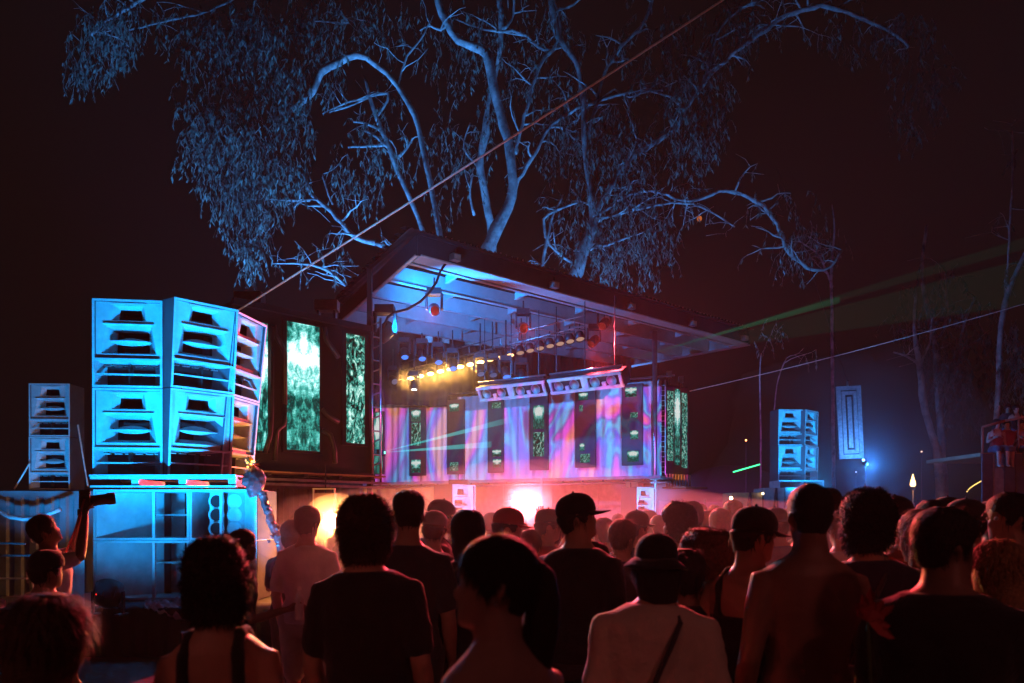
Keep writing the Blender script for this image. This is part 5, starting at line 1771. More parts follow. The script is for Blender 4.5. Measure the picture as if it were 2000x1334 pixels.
def person(label, px, top, Y, yaw=0.0, hyaw=0.0, hair='short', hc='dark', skin='tan', shirt='tee', col='black', low='charcoal', pants='long', female=False, build=1.0, lean=0.03, hpitch=0.0,
           cap=None, capc='black', capyaw=0.0, arms=None, voxel=0.014, strands=500, base=0.0, extra_top=0.0, height=None, tilt=(0.0, 0.0), bag=False, sit=False, curl=0.6, group="people in the crowd", eyes=False, name="person"):
    """a standing figure whose crown meets the photograph's row TOP at column px; yaw 0 looks at the stage"""
    X = WX(px, Y)
    ztop = ZZ(top, Y) - base - extra_top
    h = height or ztop
    s = h / 1.75
    root = thing(name, label, "person", (X, Y, base), R(yaw), group)
    rnd = random.Random(int(px * 13 + top * 7))
    if tilt != (0.0, 0.0):
        root.rotation_euler = (R(tilt[0]), R(tilt[1]), R(yaw))
        off_ = root.rotation_euler.to_matrix() @ Vector((0, 0, h)) - Vector((0, 0, h))
        root.location = Vector((X, Y, base)) - Vector((off_.x, off_.y, 0))
    sh = 0.90 if female else 1.0
    hp = 1.06 if female else 1.0
    torso = [(0.80, .150 * hp, .105, 0), (0.88, .172 * hp, .122, -.005), (0.97, .165 * hp, .118, -.005), (1.07, .142 * sh, .102, 0), (1.17, .152 * sh, .110, .005), (1.28, .172 * sh, .120, .01), (1.36, .180 * sh, .115, .005),
             (1.415, .172 * sh, .100, -.005), (1.45, .130 * sh, .082, -.012), (1.475, .085, .068, -.012), (1.50, .062 * sh, .060, -.01), (1.56, .056 * sh, .058, 0.0), (1.60, .055 * sh, .058, .004)]
    bx = build

    def sk(p):
        """lean of the upper body, then size"""
        x, y, z = p
        if z > 0.9:
            y = y + lean * (z - 0.9) * 1.6 * (z - 0.9)
        return Vector((x, y, z)) * s

    def torso_mesh(mb, grow=0.0, z0=0.0, z1=2.0, flare_=0.0):
        rr = []
        for z, hx, hy, yo in torso:
            if z0 <= z <= z1:
                k = 1 + flare_ * max(0, (1.2 - z))
                rr.append([sk(q) for q in ring((0, yo, z), (hx * bx + grow) * k, (hy * bx + grow) * k)])
        mb.add(*rings_mesh(rr))

    shx = 0.172 * sh * (0.5 + 0.5 * bx)
    A = {}
    for side in (-1, 1):
        S = Vector((side * shx, -0.005, 1.372))
        E = S + Vector((side * 0.055, -0.03, -0.285))
        Wr = E + Vector((side * 0.0, 0.10, -0.235))
        if arms and side in arms:
            E, Wr = [Vector(q) for q in arms[side]]
        A[side] = (S, E, Wr)
    ar = 0.5 + 0.5 * bx

    def arms_mesh(mb, grow=0.0, upto=2.0):
        for side in (-1, 1):
            S, E, Wr = A[side]
            pts = [Vector((side * shx * 0.5, -0.008, 1.395)), S, S.lerp(E, 0.35), S.lerp(E, 0.75), E, E.lerp(Wr, 0.3), E.lerp(Wr, 0.7), Wr]
            rad = [0.048, 0.058, 0.053, 0.045, 0.041, 0.042, 0.034, 0.027]
            nn = 8 if upto > 1.9 else (4 if upto <= 1 else 7)
            pts, rad = pts[:nn], rad[:nn]
            mb.tube([sk(p) for p in pts], [(r * ar * (0.9 if female else 1) + grow) * s for r in rad], 12, True)

    def legs_mesh(mb, grow=0.0, short=False):
        for side in (-1, 1):
            if sit:
                pts = [Vector((side * .09, 0.0, .90)), Vector((side * .10, 0.22, .92)), Vector((side * .11, 0.44, .90)), Vector((side * .11, 0.47, .70)), Vector((side * .11, 0.45, .48))]
                rad = [.095, .085, .062, .055, .040]
            else:
                pts = [Vector((side * .088, 0, .90)), Vector((side * .095, 0.005, .72)), Vector((side * .10, 0.015, .50)), Vector((side * .105, -0.01, .35)), Vector((side * .108, -0.02, .09))]
                rad = [.098 * hp, .082, .056, .053, .037]
            if short:
                pts, rad = pts[:3], rad[:3]
            mb.tube([sk(p) for p in pts], [(r * (0.4 + 0.6 * bx) + grow) * s for r in rad], 12, True)
            if not short:
                if sit:
                    mb.tube([sk(Vector((side * .11, 0.45, .45))), sk(Vector((side * .115, 0.60, .42)))], [.04 * s, .032 * s], 8, True)
                else:
                    mb.tube([sk(Vector((side * .108, -0.04, .045))), sk(Vector((side * .115, 0.15, .035)))], [.042 * s, .034 * s], 8, True)

    # head frame
    hs = 0.0100 * (0.97 if female else 1.0) * max(0.93, s)
    hb = sk(Vector((0, 0.012, 1.52)))
    TH = Matrix.Translation(hb) @ Matrix.Rotation(R(hyaw), 4, 'Z') @ Matrix.Rotation(R(hpitch), 4, 'X')
    crown_fix = (h - (hb.z + 22.9 * hs))
    TH = Matrix.Translation((0, 0, crown_fix)) @ TH

    def H(p, o=1.0):
        return TH @ (Vector(p) * hs)

    # ---- body
    b = MB()
    torso_mesh(b)
    arms_mesh(b)
    legs_mesh(b)
    hr = [[H(q) for q in r] for r in head_rings()]
    b.add(*rings_mesh(hr))
    nb = sk(Vector((0, -0.005, 1.46)))
    b.tube([nb, H((0, -2.2, 4.0))], [0.066 * s * sh, 0.058 * s * sh], 12, True)
    for side in (-1, 1):
        ec = Vector((side * 7.3, -0.9, 9.4))
        pts = [ec + Vector((side * o, y_, z_)) for o, y_, z_ in ((-0.4, 0.9, -2.3), (0.5, 0.1, -1.2), (1.0, -0.7, 0.6), (1.0, -0.8, 2.2), (0.3, 0.4, 3.0))]
        b.tube([H(p) for p in pts], [0.55 * hs, 0.75 * hs, 0.85 * hs, 0.8 * hs, 0.5 * hs], 7, True)
    co, fs = unite(b, voxel)
    body = MB()
    body.add([tuple(q) for q in co.tolist()], fs)
    for side in (-1, 1):
        S, E, Wr = A[side]
        d = (Wr - E).normalized()
        hand(body, sk(Wr) + d * 0.01, d, Vector((-side, 0.2, 0)) if d.z < 0.2 else Vector((0, 1, 0)), side, curl, s)
    bo_ = body.build("body", skin_m(skin), root, smooth=True, local=True)
    if eyes:
        for side in (-1, 1):
            MB().ball(H((side * 3.1, 7.7, 11.4)), 1.15 * hs, 10, 8).build("eye", mat("eye_white", (0.7, 0.68, 0.65), 0.2), root, smooth=True, local=True)

    # ---- clothes
    def garment(name, fill, m, vx, wr=0.006):
        g_ = MB()
        fill(g_)
        c_, f_ = unite(g_, vx, 5)
        out = []
        for q in c_.tolist():
            v_ = Vector(q)
            n_ = mnoise.noise(Vector((v_.x * 8 + px + v_.z * 3, v_.y * 8, v_.z * 5))) * wr + mnoise.ridged_multi_fractal(Vector((v_.x * 6 + v_.z * 5 + px, v_.y * 6, v_.z * 9)), 0.9, 2.0, 3, 1.0, 2.0) * wr * 0.42 - wr * 0.4
            r_ = Vector((v_.x, v_.y, 0))
            if r_.length > 1e-5:
                v_ = v_ + r_.normalized() * n_
            out.append(tuple(v_))
        return MB().add(out, f_).build(name, m, root, smooth=True, local=True)
    vx = max(voxel, 0.014)
    if shirt == 'tee':
        garment("shirt", lambda g_: (torso_mesh(g_, 0.014, 0.86, 1.48, 0.10), arms_mesh(g_, 0.017, 1)), cloth_m(col), vx, 0.016)
    elif shirt == 'long':
        garment("shirt", lambda g_: (torso_mesh(g_, 0.018, 0.84, 1.48, 0.10), arms_mesh(g_, 0.016, 1.5)), cloth_m(col), vx, 0.012)
    elif shirt == 'tank':
        def tank(g_):
            torso_mesh(g_, 0.012, 0.86, 1.30, 0.06)
            for side in (-1, 1):
                g_.tube([sk(Vector((side * 0.095 * sh, 0.10, 1.27))), sk(Vector((side * 0.092 * sh, 0.075, 1.43))), sk(Vector((side * 0.088 * sh, 0.03, 1.472))), sk(Vector((side * 0.088 * sh, -0.04, 1.472))), sk(Vector((side * 0.095 * sh, -0.095, 1.41))), sk(Vector((side * 0.10 * sh, -0.10, 1.27)))], 0.026 * s, 8, True)
        garment("tank_top", tank, cloth_m(col), vx, 0.007)
    elif shirt == 'strap':
        def dress(g_):
            torso_mesh(g_, 0.010, 0.80, 1.20, 0.05)
            for side in (-1, 1):
                g_.tube([sk(Vector((side * 0.07, 0.115, 1.18))), sk(Vector((side * 0.085, 0.05, 1.425))), sk(Vector((side * 0.08, -0.05, 1.43))), sk(Vector((side * 0.06, -0.115, 1.18)))], 0.011 * s, 6, True)
        garment("strap_top", dress, cloth_m(col), 0.010, 0.004)
    if pants == 'long':
        garment("trousers", lambda g_: (torso_mesh(g_, 0.012, 0.80, 0.98), legs_mesh(g_, 0.016)), cloth_m(low), max(vx, 0.016), 0.010)
    else:
        garment("shorts", lambda g_: (torso_mesh(g_, 0.012, 0.80, 0.98), legs_mesh(g_, 0.03, True)), cloth_m(low), max(vx, 0.016), 0.010)

    if bag:
        bp_ = []
        for k in range(25):
            a_ = 2 * math.pi * k / 24
            z_ = 1.19 + 0.27 * math.cos(a_)
            e_ = [t_ for t_ in torso if t_[0] <= 1.46]
            hx_, hy_ = np.interp(z_, [t_[0] for t_ in e_], [t_[1] for t_ in e_]), np.interp(z_, [t_[0] for t_ in e_], [t_[2] for t_ in e_])
            bp_.append(sk(Vector((0.62 * hx_ * bx * math.cos(a_) * (1.0 if z_ < 1.40 else 0.8), -(hy_ * bx + 0.045) * math.sin(a_), z_ + 0.03))))
        MB().tube(bp_, 0.011 * s, 6).build("bag_strap", cloth_m('charcoal'), root, smooth=True, local=True)
        bevel(MB().box(sk(Vector((-0.13, -0.16, 0.94))), (0.26 * s, 0.09 * s, 0.18 * s)).build("bag", cloth_m('charcoal'), root, local=True), 0.03, 3)

    # ---- hair
    if hair:
        th_ = {'buzz': 0.5, 'short': 1.5, 'fade': 1.2, 'curly': 3.0, 'afro': 8.0, 'long': 1.6, 'pony': 0.9, 'bun': 0.9, 'bob': 2.4}[hair] + max(0.0, voxel - 0.009) * 90
        style = 'cover' if hair in ('long', 'bob', 'afro', 'curly') else 'n'
        g_ = MB()
        zs = [-2.0, -1.0] + [z for z, *_ in HEADP if z > 0] + [23.0]
        rows = []
        keep = []
        for z in zs:
            zz = min(max(z, 2.0), 22.85)
            # interpolate the skull section
            for (a, b_) in zip(HEADP, HEADP[1:]):
                if a[0] <= zz <= b_[0]:
                    t = (zz - a[0]) / (b_[0] - a[0])
                    f, bk, w = [a[i] + (b_[i] - a[i]) * t for i in (1, 2, 3)]
                    break
            if style == 'cover':
                bk = min(bk, -7.0) if z < 17 else bk
                w = max(w, 6.6) if z < 17 else w
            rr, kk = [], []
            for k in range(NH):
                th = 2 * math.pi * k / NH
                if th > math.pi:
                    th -= 2 * math.pi
                zl = zline(th, style)
                e_ = max(0.0, min(1.0, (z - zl + 1.2) / 3.0))
                p0 = head_pt(zz, f, bk, w, th, 0.001)
                lump = 0.5 + 0.5 * mnoise.noise(Vector((p0.x, p0.y, z)) * (0.45 if hair in ('curly', 'afro') else 0.25) + Vector((px, 0, 0)))
                o_ = th_ * e_ * (0.75 + 0.5 * lump) - (0.25 if e_ <= 0 else 0)
                if hair == 'fade':
                    o_ *= max(0.25, min(1.15, (z - 8) / 9))
                if cap in ('cap', 'bucket', 'beanie') and z > 12.5:
                    o_ = min(o_, 0.25)
                q = head_pt(zz, f, bk, w, th, o_ + 0.02)
                zo = z + (o_ * max(0.0, (z - 13) / 9.0) ** 1.5)
                rr.append(Vector((q.x, q.y, zo)))
                kk.append(e_ > 0.0)
            rows.append(rr)
            keep.append(kk)
        vs = [H(q) for r in rows for q in r]
        fs = []
        for i in range(len(rows) - 1):
            for k in range(NH):
                k2 = (k + 1) % NH
                if keep[i][k] or keep[i][k2] or keep[i + 1][k] or keep[i + 1][k2]:
                    fs.append((i * NH + k, i * NH + k2, (i + 1) * NH + k2, (i + 1) * NH + k))
        fs.append(tuple((len(rows) - 1) * NH + k for k in range(NH)))
        g_.add(vs, fs)
        nshell = len(fs)
        if hair == 'pony':
            pts = [Vector(q_) for q_ in ((0, -5.5, 15.5), (0, -9.0, 16.4), (0, -11.6, 14.0), (0.2, -12.6, 8.0), (0.5, -12.2, 0.0), (0.9, -11.2, -10.0), (1.2, -10.6, -20.0), (1.3, -10.2, -27.0))]
            g_.tube([H(p) for p in pts], [2.2 * hs, 3.0 * hs, 3.5 * hs, 4.3 * hs, 4.8 * hs, 4.5 * hs, 3.2 * hs, 0.8 * hs], 14, True)
        if hair == 'bun':
            g_.ball(H((0, -11.5, 16.0)), 4.2 * hs, 14, 10)
        if hair in ('long', 'bob'):
            dz = -30 if hair == 'long' else -6
            rr = []
            for i in range(7):
                t = i / 6
                z = 12 + (dz - 12) * t
                c = Vector((0, -3.8 - 1.8 * t, z))
                row = []
                for k in range(20):
                    a = math.pi * (1.06 + 0.0) + (k / 19 - 0.5) * 1.15 * math.pi + math.pi / 2 + math.pi / 2 * 0
                    a = -math.pi / 2 + (k / 19 - 0.5) * 1.2 * math.pi
                    rad_ = (8.6 + 1.2 * math.sin(t * 3)) * (1 - 0.25 * t * t)
                    row.append(H(c + Vector((rad_ * math.cos(a), rad_ * 0.92 * math.sin(a) * (0.95), 0)) * (1 + 0.05 * mnoise.noise(Vector((k * .7, t * 3, px))))))
                rr.append(row)
            m_ = MB()
            vs2 = [p for r in rr for p in r]
            g_.add(vs2, [(i * 20 + k, i * 20 + k + 1, (i + 1) * 20 + k + 1, (i + 1) * 20 + k) for i in range(6) for k in range(19)])
        # loose strands give the outline its fuzz
        faces = g_.f
        nf = len(faces)
        ctr = H((0, -1, 12))
        for _ in range(strands):
            f_ = faces[rnd.randrange(nf)]
            if len(f_) < 3 or len(f_) > 4:
                continue
            p = Vector(g_.v[f_[0]]).lerp(Vector(g_.v[f_[2]]), rnd.random())
            if cap in ('cap', 'bucket', 'beanie') and p.z > H((0, 0, 12.2)).z:
                continue
            out = (p - ctr).normalized()
            tan = out.cross(Vector((rnd.uniform(-1, 1), rnd.uniform(-1, 1), rnd.uniform(-.3, .3)))).normalized()
            if hair in ('curly', 'afro'):
                ln = (0.035 if hair == 'curly' else 0.028) * rnd.uniform(0.5, 1.3)
                d1 = (out * 0.8 + tan * 0.8).normalized()
                d2 = (tan * -0.5 + out * 0.5 + Vector((0, 0, -0.5))).normalized()
                wd = 0.0022
            else:
                dn = Vector((0, 0, -1))
                flow = (dn - out * dn.dot(out))
                if flow.length < 0.2:
                    flow = tan
                flow.normalize()
                ln = (0.030 if hair in ('pony', 'bun', 'buzz') else 0.055) * rnd.uniform(0.4, 1.6)
                d1 = (flow + out * rnd.uniform(0.02, 0.2 if hair in ('pony', 'bun', 'buzz') else 0.5) + tan * 0.3).normalized()
                d2 = (flow + out * rnd.uniform(-0.2, 0.2) + tan * 0.2).normalized()
                wd = 0.0017
            a = p - out * 0.003
            m1 = a + d1 * ln * 0.5
            e = m1 + d2 * ln * 0.5
            sd = d1.cross(out)
            sd = sd.normalized() * wd if sd.length > 0.05 else tan * wd
            g_.add([a - sd, a + sd, m1 + sd * 0.8, m1 - sd * 0.8, e], [(0, 1, 2, 3), (3, 2, 4)])
        g_.build("hair", hair_m(hc), root, smooth=True, local=True)

    # ---- headgear
    if cap:
        cy2 = Matrix.Rotation(R(capyaw), 4, 'Z')

        def HC(p):
            return H((cy2 @ Vector((p[0], p[1], 0))) + Vector((0, 0, p[2])))
        g_ = MB()
        rr = []
        if cap in ('cap', 'bucket', 'beanie'):
            for z, gx in ((13.2, 0.9), (15.0, 1.2), (17.5, 1.5), (19.8, 1.7), (21.6, 1.9), (23.0, 2.0), (24.0, 2.0), (24.6, 2.0)):
                t = max(0, (z - 13.2) / 11.4)
                k_ = math.sqrt(max(0.0, 1 - t ** 2.6))
                rr.append([HC((( 7.5 + gx) * k_ * math.sin(2 * math.pi * k / 28) + 0.001, (9.7 + gx) * k_ * math.cos(2 * math.pi * k / 28) - 0.3 * k_, z + (0.0 if cap != 'beanie' else 0.4))) for k in range(28)])
            rr.append([HC((0.05 * math.sin(2 * math.pi * k / 28), 0.05 * math.cos(2 * math.pi * k / 28) - 0.3, 24.75)) for k in range(28)])
            c_ = MB().add(*rings_mesh(rr)).build("cap_crown" if cap != 'beanie' else "beanie", cloth_m(capc), root, smooth=True, local=True)
        if cap == 'cap':
            vs, n = [], 16
            for j in range(6):
                t = j / 5
                for k in range(n + 1):
                    a = (k / n - 0.5) * 2.5
                    rx, ry = 8.4, 10.4 + 8.2 * t * math.cos(a * 0.72) ** 0.8
                    vs.append(HC((rx * math.sin(a) * (1 - 0.04 * t), ry * math.cos(a * (1 - 0.12 * t)), 13.6 - 0.9 * t - 1.6 * (math.sin(a) ** 2) * t + 0.2)))
            br = MB().add(vs, [(j * (n + 1) + k, j * (n + 1) + k + 1, (j + 1) * (n + 1) + k + 1, (j + 1) * (n + 1) + k) for j in range(5) for k in range(n)]).build("cap_brim", cloth_m(capc), root, smooth=True, local=True)
            md = br.modifiers.new("thick", 'SOLIDIFY')
            md.thickness = 0.004
            MB().ball(HC((0, -0.3, 24.8)), 0.7 * hs, 8, 6).build("cap_button", cloth_m(capc), root, smooth=True, local=True)
        if cap == 'bucket':
            vs, n = [], 32
            for j in range(4):
                t = j / 3
                for k in range(n):
                    a = 2 * math.pi * k / n
                    vs.append(HC(((8.6 + 4.6 * t) * math.sin(a), (10.7 + 4.6 * t) * math.cos(a), 14.0 - 4.0 * t + 0.4 * math.sin(3 * a + px))))
            br = MB().add(vs, [(j * n + k, j * n + (k + 1) % n, (j + 1) * n + (k + 1) % n, (j + 1) * n + k) for j in range(3) for k in range(n)]).build("hat_brim", cloth_m(capc), root, smooth=True, local=True)
            md = br.modifiers.new("thick", 'SOLIDIFY')
            md.thickness = 0.004
        if cap == 'band':
            rr = []
            for z, gx in ((14.5, 2.1), (15.5, 2.3), (17.0, 2.2), (17.6, 1.9)):
                rr.append([HC(((7.4 + gx) * math.sin(2 * math.pi * k / 28), (9.6 + gx) * math.cos(2 * math.pi * k / 28) - 0.3, z - 1.2 * math.cos(2 * math.pi * k / 28) * -1)) for k in range(28)])
            MB().add(*rings_mesh(rr, False)).build("headband", cloth_m(capc), root, smooth=True, local=True)
        if cap == 'shades':
            for side in (-1, 1):
                MB().ball(H((side * 3.6, 8.6, 20.0)), 2.6 * hs, 12, 8, (1, 0.35, 0.7)).build("sunglass_lens", mat("sunglass_lens", (0.02, 0.02, 0.02), 0.1, 0, 0.1), root, smooth=True, local=True)
                MB().tube([H((side * 6.4, 7.6, 20.2)), H((side * 8.4, 1.0, 17.5)), H((side * 8.0, -1.5, 12.5))], 0.3 * hs, 5).build("sunglass_arm", M_BLACK, root, local=True)
            MB().tube([H((-1.2, 9.6, 20.2)), H((1.2, 9.6, 20.2))], 0.3 * hs, 5).build("sunglass_bridge", M_BLACK, root, local=True)
    root["scale_note"] = round(s, 3)
    del root["scale_note"]
    return root, H, sk


# arm poses in the 1.75 m body frame: {side: (elbow, wrist)}; side -1 is the person's left when seen from behind (x < 0)
UP_L = {-1: ((-0.34, 0.10, 1.48), (-0.24, 0.20, 1.70))}
HOLD_R = {1: ((0.24, 0.04, 1.12), (0.16, 0.26, 1.22))}
HOLD_L = {-1: ((-0.24, 0.04, 1.12), (-0.16, 0.26, 1.22))}


def at_local(root, p):
    return Matrix.Translation(root.location) @ Matrix.Rotation(root.rotation_euler.z, 4, 'Z') @ Vector(p)


# ---------------------------------------------------------------- nearest figures
wm, H, sk = person("woman in profile facing left with dark hair tied back and bare shoulders, nearest the camera", 984, 1052, 1.76, 42, 50, 'pony', 'dark', 'fair', 'strap', 'black', 'black', female=True, lean=0.05, voxel=0.0075, strands=3500, eyes=True, hpitch=4)
M_STUD = mat("silver_stud", (0.8, 0.8, 0.85), 0.15, 1.0, 0.05)
MB().ball(H((-8.3, -0.2, 7.0)), 0.42 * 0.01, 10, 8).build("ear_stud", M_STUD, wm, smooth=True, local=True)
person("dark haired person low in the bottom left corner", 88, 1180, 2.1, -12, -10, 'bob', 'brown', 'brown', 'tee', 'black', female=True, voxel=0.011, strands=3000, tilt=(0, 4))
person("person with round dark hair and bare shoulders before the bass cabinets", 415, 1074, 2.35, 4, 6, 'curly', 'black', 'tan', 'tank', 'black', female=True, voxel=0.010, strands=3500, tilt=(0, -3))
person("curly haired person in a black tee against the orange floodlight", 708, 986, 3.25, -8, -10, 'curly', 'brown', 'tan', 'tee', 'black', voxel=0.010, strands=5200, build=1.12, tilt=(1, -2))
person("tall short haired man in dark clothes against the beige drape", 796, 963, 4.3, -4, 10, 'fade', 'dark', 'tan', 'tee', 'charcoal', voxel=0.011, strands=700)
person("tall man in a cap whose brim juts up to the right, before the plywood board", 1128, 962, 4.2, -30, -55, 'short', 'dark', 'tan', 'tee', 'black', cap='cap', capc='black', extra_top=0.015, hpitch=8, voxel=0.010, eyes=True, build=1.08)
person("person in a dark bucket hat and pale tee, back turned, right of the ponytail woman", 1288, 1034, 2.85, -6, 8, 'bob', 'black', 'tan', 'tee', 'cream', cap='bucket', capc='black', extra_top=0.02, voxel=0.010, lean=0.20, build=1.12, tilt=(-3, 2), bag=True, strands=1800)
person("man with a large round afro behind the man in the black cap and tank top", 1385, 1050, 4.0, 5, 10, 'afro', 'auburn', 'brown', 'tee', 'rust', voxel=0.013, strands=2600, extra_top=0.05)
cm, H, sk = person("man in a black cap and black tank top turning to the right, holding a can", 1462, 988, 3.4, -48, -24, 'short', 'dark', 'tan', 'tank', 'black', cap='cap', capc='black', extra_top=0.015, hpitch=-6, arms=HOLD_R, voxel=0.010, eyes=True, build=1.05)
person("broad shouldered man with cropped hair and bare back, tallest in front of the far loudspeakers", 1590, 947, 3.05, 2, -4, 'buzz', 'black', 'brown', None, 'black', 'navy', voxel=0.010, strands=500, build=1.06, tilt=(1, 2))
person("thick haired man in a dark tee turned right beside the bare back man", 1690, 972, 3.5, -32, -30, 'curly', 'black', 'tan', 'tee', 'navy', voxel=0.010, strands=3000, hpitch=-4, tilt=(-2, -3), bag=True)
person("man with lit face and black cap facing left under the burning torch", 1757, 968, 4.7, 46, 42, 'buzz', 'black', 'fair', 'tee', 'rust', cap='cap', capc='black', extra_top=0.015, voxel=0.010, eyes=True)
bg_, H, sk = person("big dark figure with short hair turned to the right, large at the lower right", 1838, 1000, 2.55, -38, -40, 'short', 'black', 'brown', 'tee', 'black', voxel=0.010, build=1.22, lean=0.12, arms={-1: ((-0.26, 0.14, 1.10), (-0.24, 0.42, 1.06)), 1: ((0.24, 0.1, 1.1), (0.1, 0.36, 1.15))}, eyes=True, curl=0.15)
person("man in a grey cap facing left near the viewing platform", 1897, 974, 4.4, 32, 36, 'short', 'black', 'tan', 'tee', 'grey', cap='cap', capc='charcoal', extra_top=0.015, voxel=0.011, eyes=True)
person("short haired man facing left at the right edge of the crowd", 1982, 968, 4.0, 40, 50, 'fade', 'black', 'tan', 'tee', 'black', voxel=0.010, eyes=True)
person("woman with long pale streaked hair at the lower right edge", 1962, 1064, 3.0, 30, 12, 'long', 'blonde', 'fair', 'tank', 'black', female=True, voxel=0.011, strands=1800)
person("person with wavy dark hair right behind the big dark figure", 1806, 1004, 3.6, 10, 5, 'long', 'auburn', 'tan', 'tee', 'rust', female=True, voxel=0.012, strands=1500)

# photographer on the left
pg, H, sk = person("photographer in a white tee holding a camera up over the head by the grey container", 104, 1006, 6.0, -52, -6, 'short', 'black', 'brown', 'tee', 'white', 'charcoal', hpitch=24, arms={-1: ((-0.27, 0.20, 1.44), (-0.06, 0.26, 1.76)), 1: ((0.29, 0.16, 1.42), (0.07, 0.26, 1.74))}, voxel=0.010, lean=-0.04, curl=0.9)
cq = at_local(pg, sk(Vector((0.0, 0.28, 1.86))))
cmr = thing("photo_camera", "black camera with a long lens held up by the photographer", "camera", cq)
fw = Vector((math.sin(R(62)), math.cos(R(62)), 0.14)).normalized()
Mc = Matrix((fw.cross(Vector((0, 0, 1))).normalized(), fw, Vector((0, 0, 1)))).transposed()
bevel(MB().box(cq, (0.15, 0.08, 0.11), M=Mc).build("camera_body", M_BLACK, cmr), 0.012, 2)
bevel(MB().box(cq + Vector((0, 0, 0.07)), (0.06, 0.08, 0.05), M=Mc).build("viewfinder", M_BLACK, cmr), 0.008)
MB().lathe([(0.036, 0.03), (0.042, 0.06), (0.042, 0.15), (0.048, 0.17), (0.048, 0.22), (0.040, 0.22), (0.036, 0.19)], 16, look(fw), cq).build("lens", M_BLACK, cmr, smooth=True)
MB().box(cq - fw * 0.02 + Vector((0, 0, -0.08)), (0.14, 0.06, 0.05), M=Mc).build("battery_grip", M_BLACK, cmr)
st = [cq + Mc @ Vector((0.08, 0, 0.02)), cq + Mc @ Vector((0.12, -0.05, -0.18)), cq + Mc @ Vector((0.06, -0.12, -0.36)), cq + Mc @ Vector((-0.04, -0.14, -0.42))]
MB().tube(st, 0.008, 5).build("strap", mat("red_strap", (0.5, 0.08, 0.06), 0.7), cmr, smooth=True)
person("person in a dark cap standing low in front of the photographer", 84, 1076, 4.6, -20, -10, 'short', 'black', 'tan', 'tee', 'charcoal', cap='beanie', capc='black', extra_top=0.01, voxel=0.014)

# woman with bottle, boy with totem, man in white
wb, H, sk = person("woman with a small bun in profile facing right, holding a bottle before the bass cabinets", 466, 1036, 5.3, -74, -10, 'bun', 'dark', 'brown', 'tank', 'black', female=True, arms={1: ((0.20, 0.10, 1.10), (0.14, 0.34, 1.16))}, voxel=0.010, eyes=True, curl=1.0)
hq = at_local(wb, sk(Vector((0.14, 0.34, 1.16)))) + Vector((0.09, 0.0, 0.0))
bt = thing("water_bottle", "clear plastic bottle in the hand of the woman with the bun", "bottle", hq - Vector((0, 0, .06)))
MB().lathe([(0.028, -0.07), (0.031, -0.06), (0.031, 0.06), (0.026, 0.09), (0.012, 0.12), (0.012, 0.135)], 12, None, hq).build("bottle_body", mat("milky_plastic", (0.6, 0.62, 0.66), 0.2), bt, smooth=True)
MB().lathe([(0.015, 0.134), (0.015, 0.155)], 12, None, hq).build("bottle_cap", mat("white_cap", (0.8, 0.8, 0.8), 0.4), bt)
ky, H, sk = person("boy with a bowl cut holding the silver foil totem", 568, 1022, 6.6, -14, 62, 'bob', 'brown', 'fair', 'tee', 'black', voxel=0.012, arms={-1: ((-0.26, 0.06, 1.14), (-0.20, 0.20, 1.36))}, curl=1.2, eyes=True)
person("tall short haired person in a long white tee left of the orange floodlight", 598, 993, 5.9, -8, -6, 'short', 'dark', 'fair', 'tee', 'white', 'cream', 'short', voxel=0.012, build=1.0)
# foil totem
foil = mat("crumpled_foil", (0.75, 0.77, 0.8), 0.25, 0.35, 0.1, 12, 1.0, 16)
tq = [P(552, 1082, 6.7), P(545, 1060, 6.7), P(538, 1038, 6.7), P(525, 1005, 6.72), P(515, 975, 6.75), P(508, 955, 6.75)]
tt = thing("foil_totem", "silver foil wrapped totem with an orange flower head raised above the boy", "totem", tq[0])
MB().tube([P(556, 1110, 6.7)] + tq, 0.014, 6).build("pole", M_STEEL, tt)
pts, rad = [], []
for i in range(len(tq) - 1):
    for k in range(6):
        t = k / 6
        pts.append(tq[i].lerp(tq[i + 1], t) + Vector((random.uniform(-.008, .008), 0, 0)))
        rad.append(random.uniform(0.030, 0.042))
MB().tube(pts, rad, 9).build("foil_wrap", foil, tt)
bl = MB()
bl.ball(P(498, 940, 6.75), 0.105, 20, 14, (0.85, 0.85, 1.2))
bl.v = [tuple(Vector(v) + Vector((1, 1, 1)) * 0.028 * mnoise.noise(Vector(v) * 16)) for v in bl.v]
bl.build("foil_bulb", foil, tt)
for k in range(10):
    p = P(544, 1045, 6.68) + Vector((random.uniform(-.07, .07), random.uniform(-.05, .05), random.uniform(-.06, .06)))
    MB().tube([p, p + Vector((random.uniform(-.06, .06), random.uniform(-.04, .04), random.uniform(-.06, .06)))], [0.018, 0.004], 5).build("foil_ruffle", foil, tt)
fq = P(491, 905, 6.75)
for k in range(22):
    a = random.uniform(0, 6.28)
    b_ = random.uniform(-0.7, 0.9)
    d = Vector((math.cos(a) * math.cos(b_), math.sin(a) * math.cos(b_), math.sin(b_)))
    m_ = mat("orange_petal", (0.85, 0.30, 0.04), 0.6) if k % 2 else mat("teal_petal", (0.1, 0.42, 0.5), 0.6)
    s_ = d.cross(Vector((0, 0, 1))).normalized()
    MB().add([fq, fq + d * 0.045 + s_ * 0.02, fq + d * 0.085 + Vector((0, 0, 0.01)), fq + d * 0.045 - s_ * 0.02], [(0, 1, 2, 3)]).build("petal", m_, tt)
for k in range(7):
    MB().ball(fq + Vector((random.uniform(-.035, .035), -0.03, random.uniform(-.04, .03))), 0.009, 6, 5).build("fairy_light", emit("orange_fairy_glow", (1, .45, .08), 7), tt)

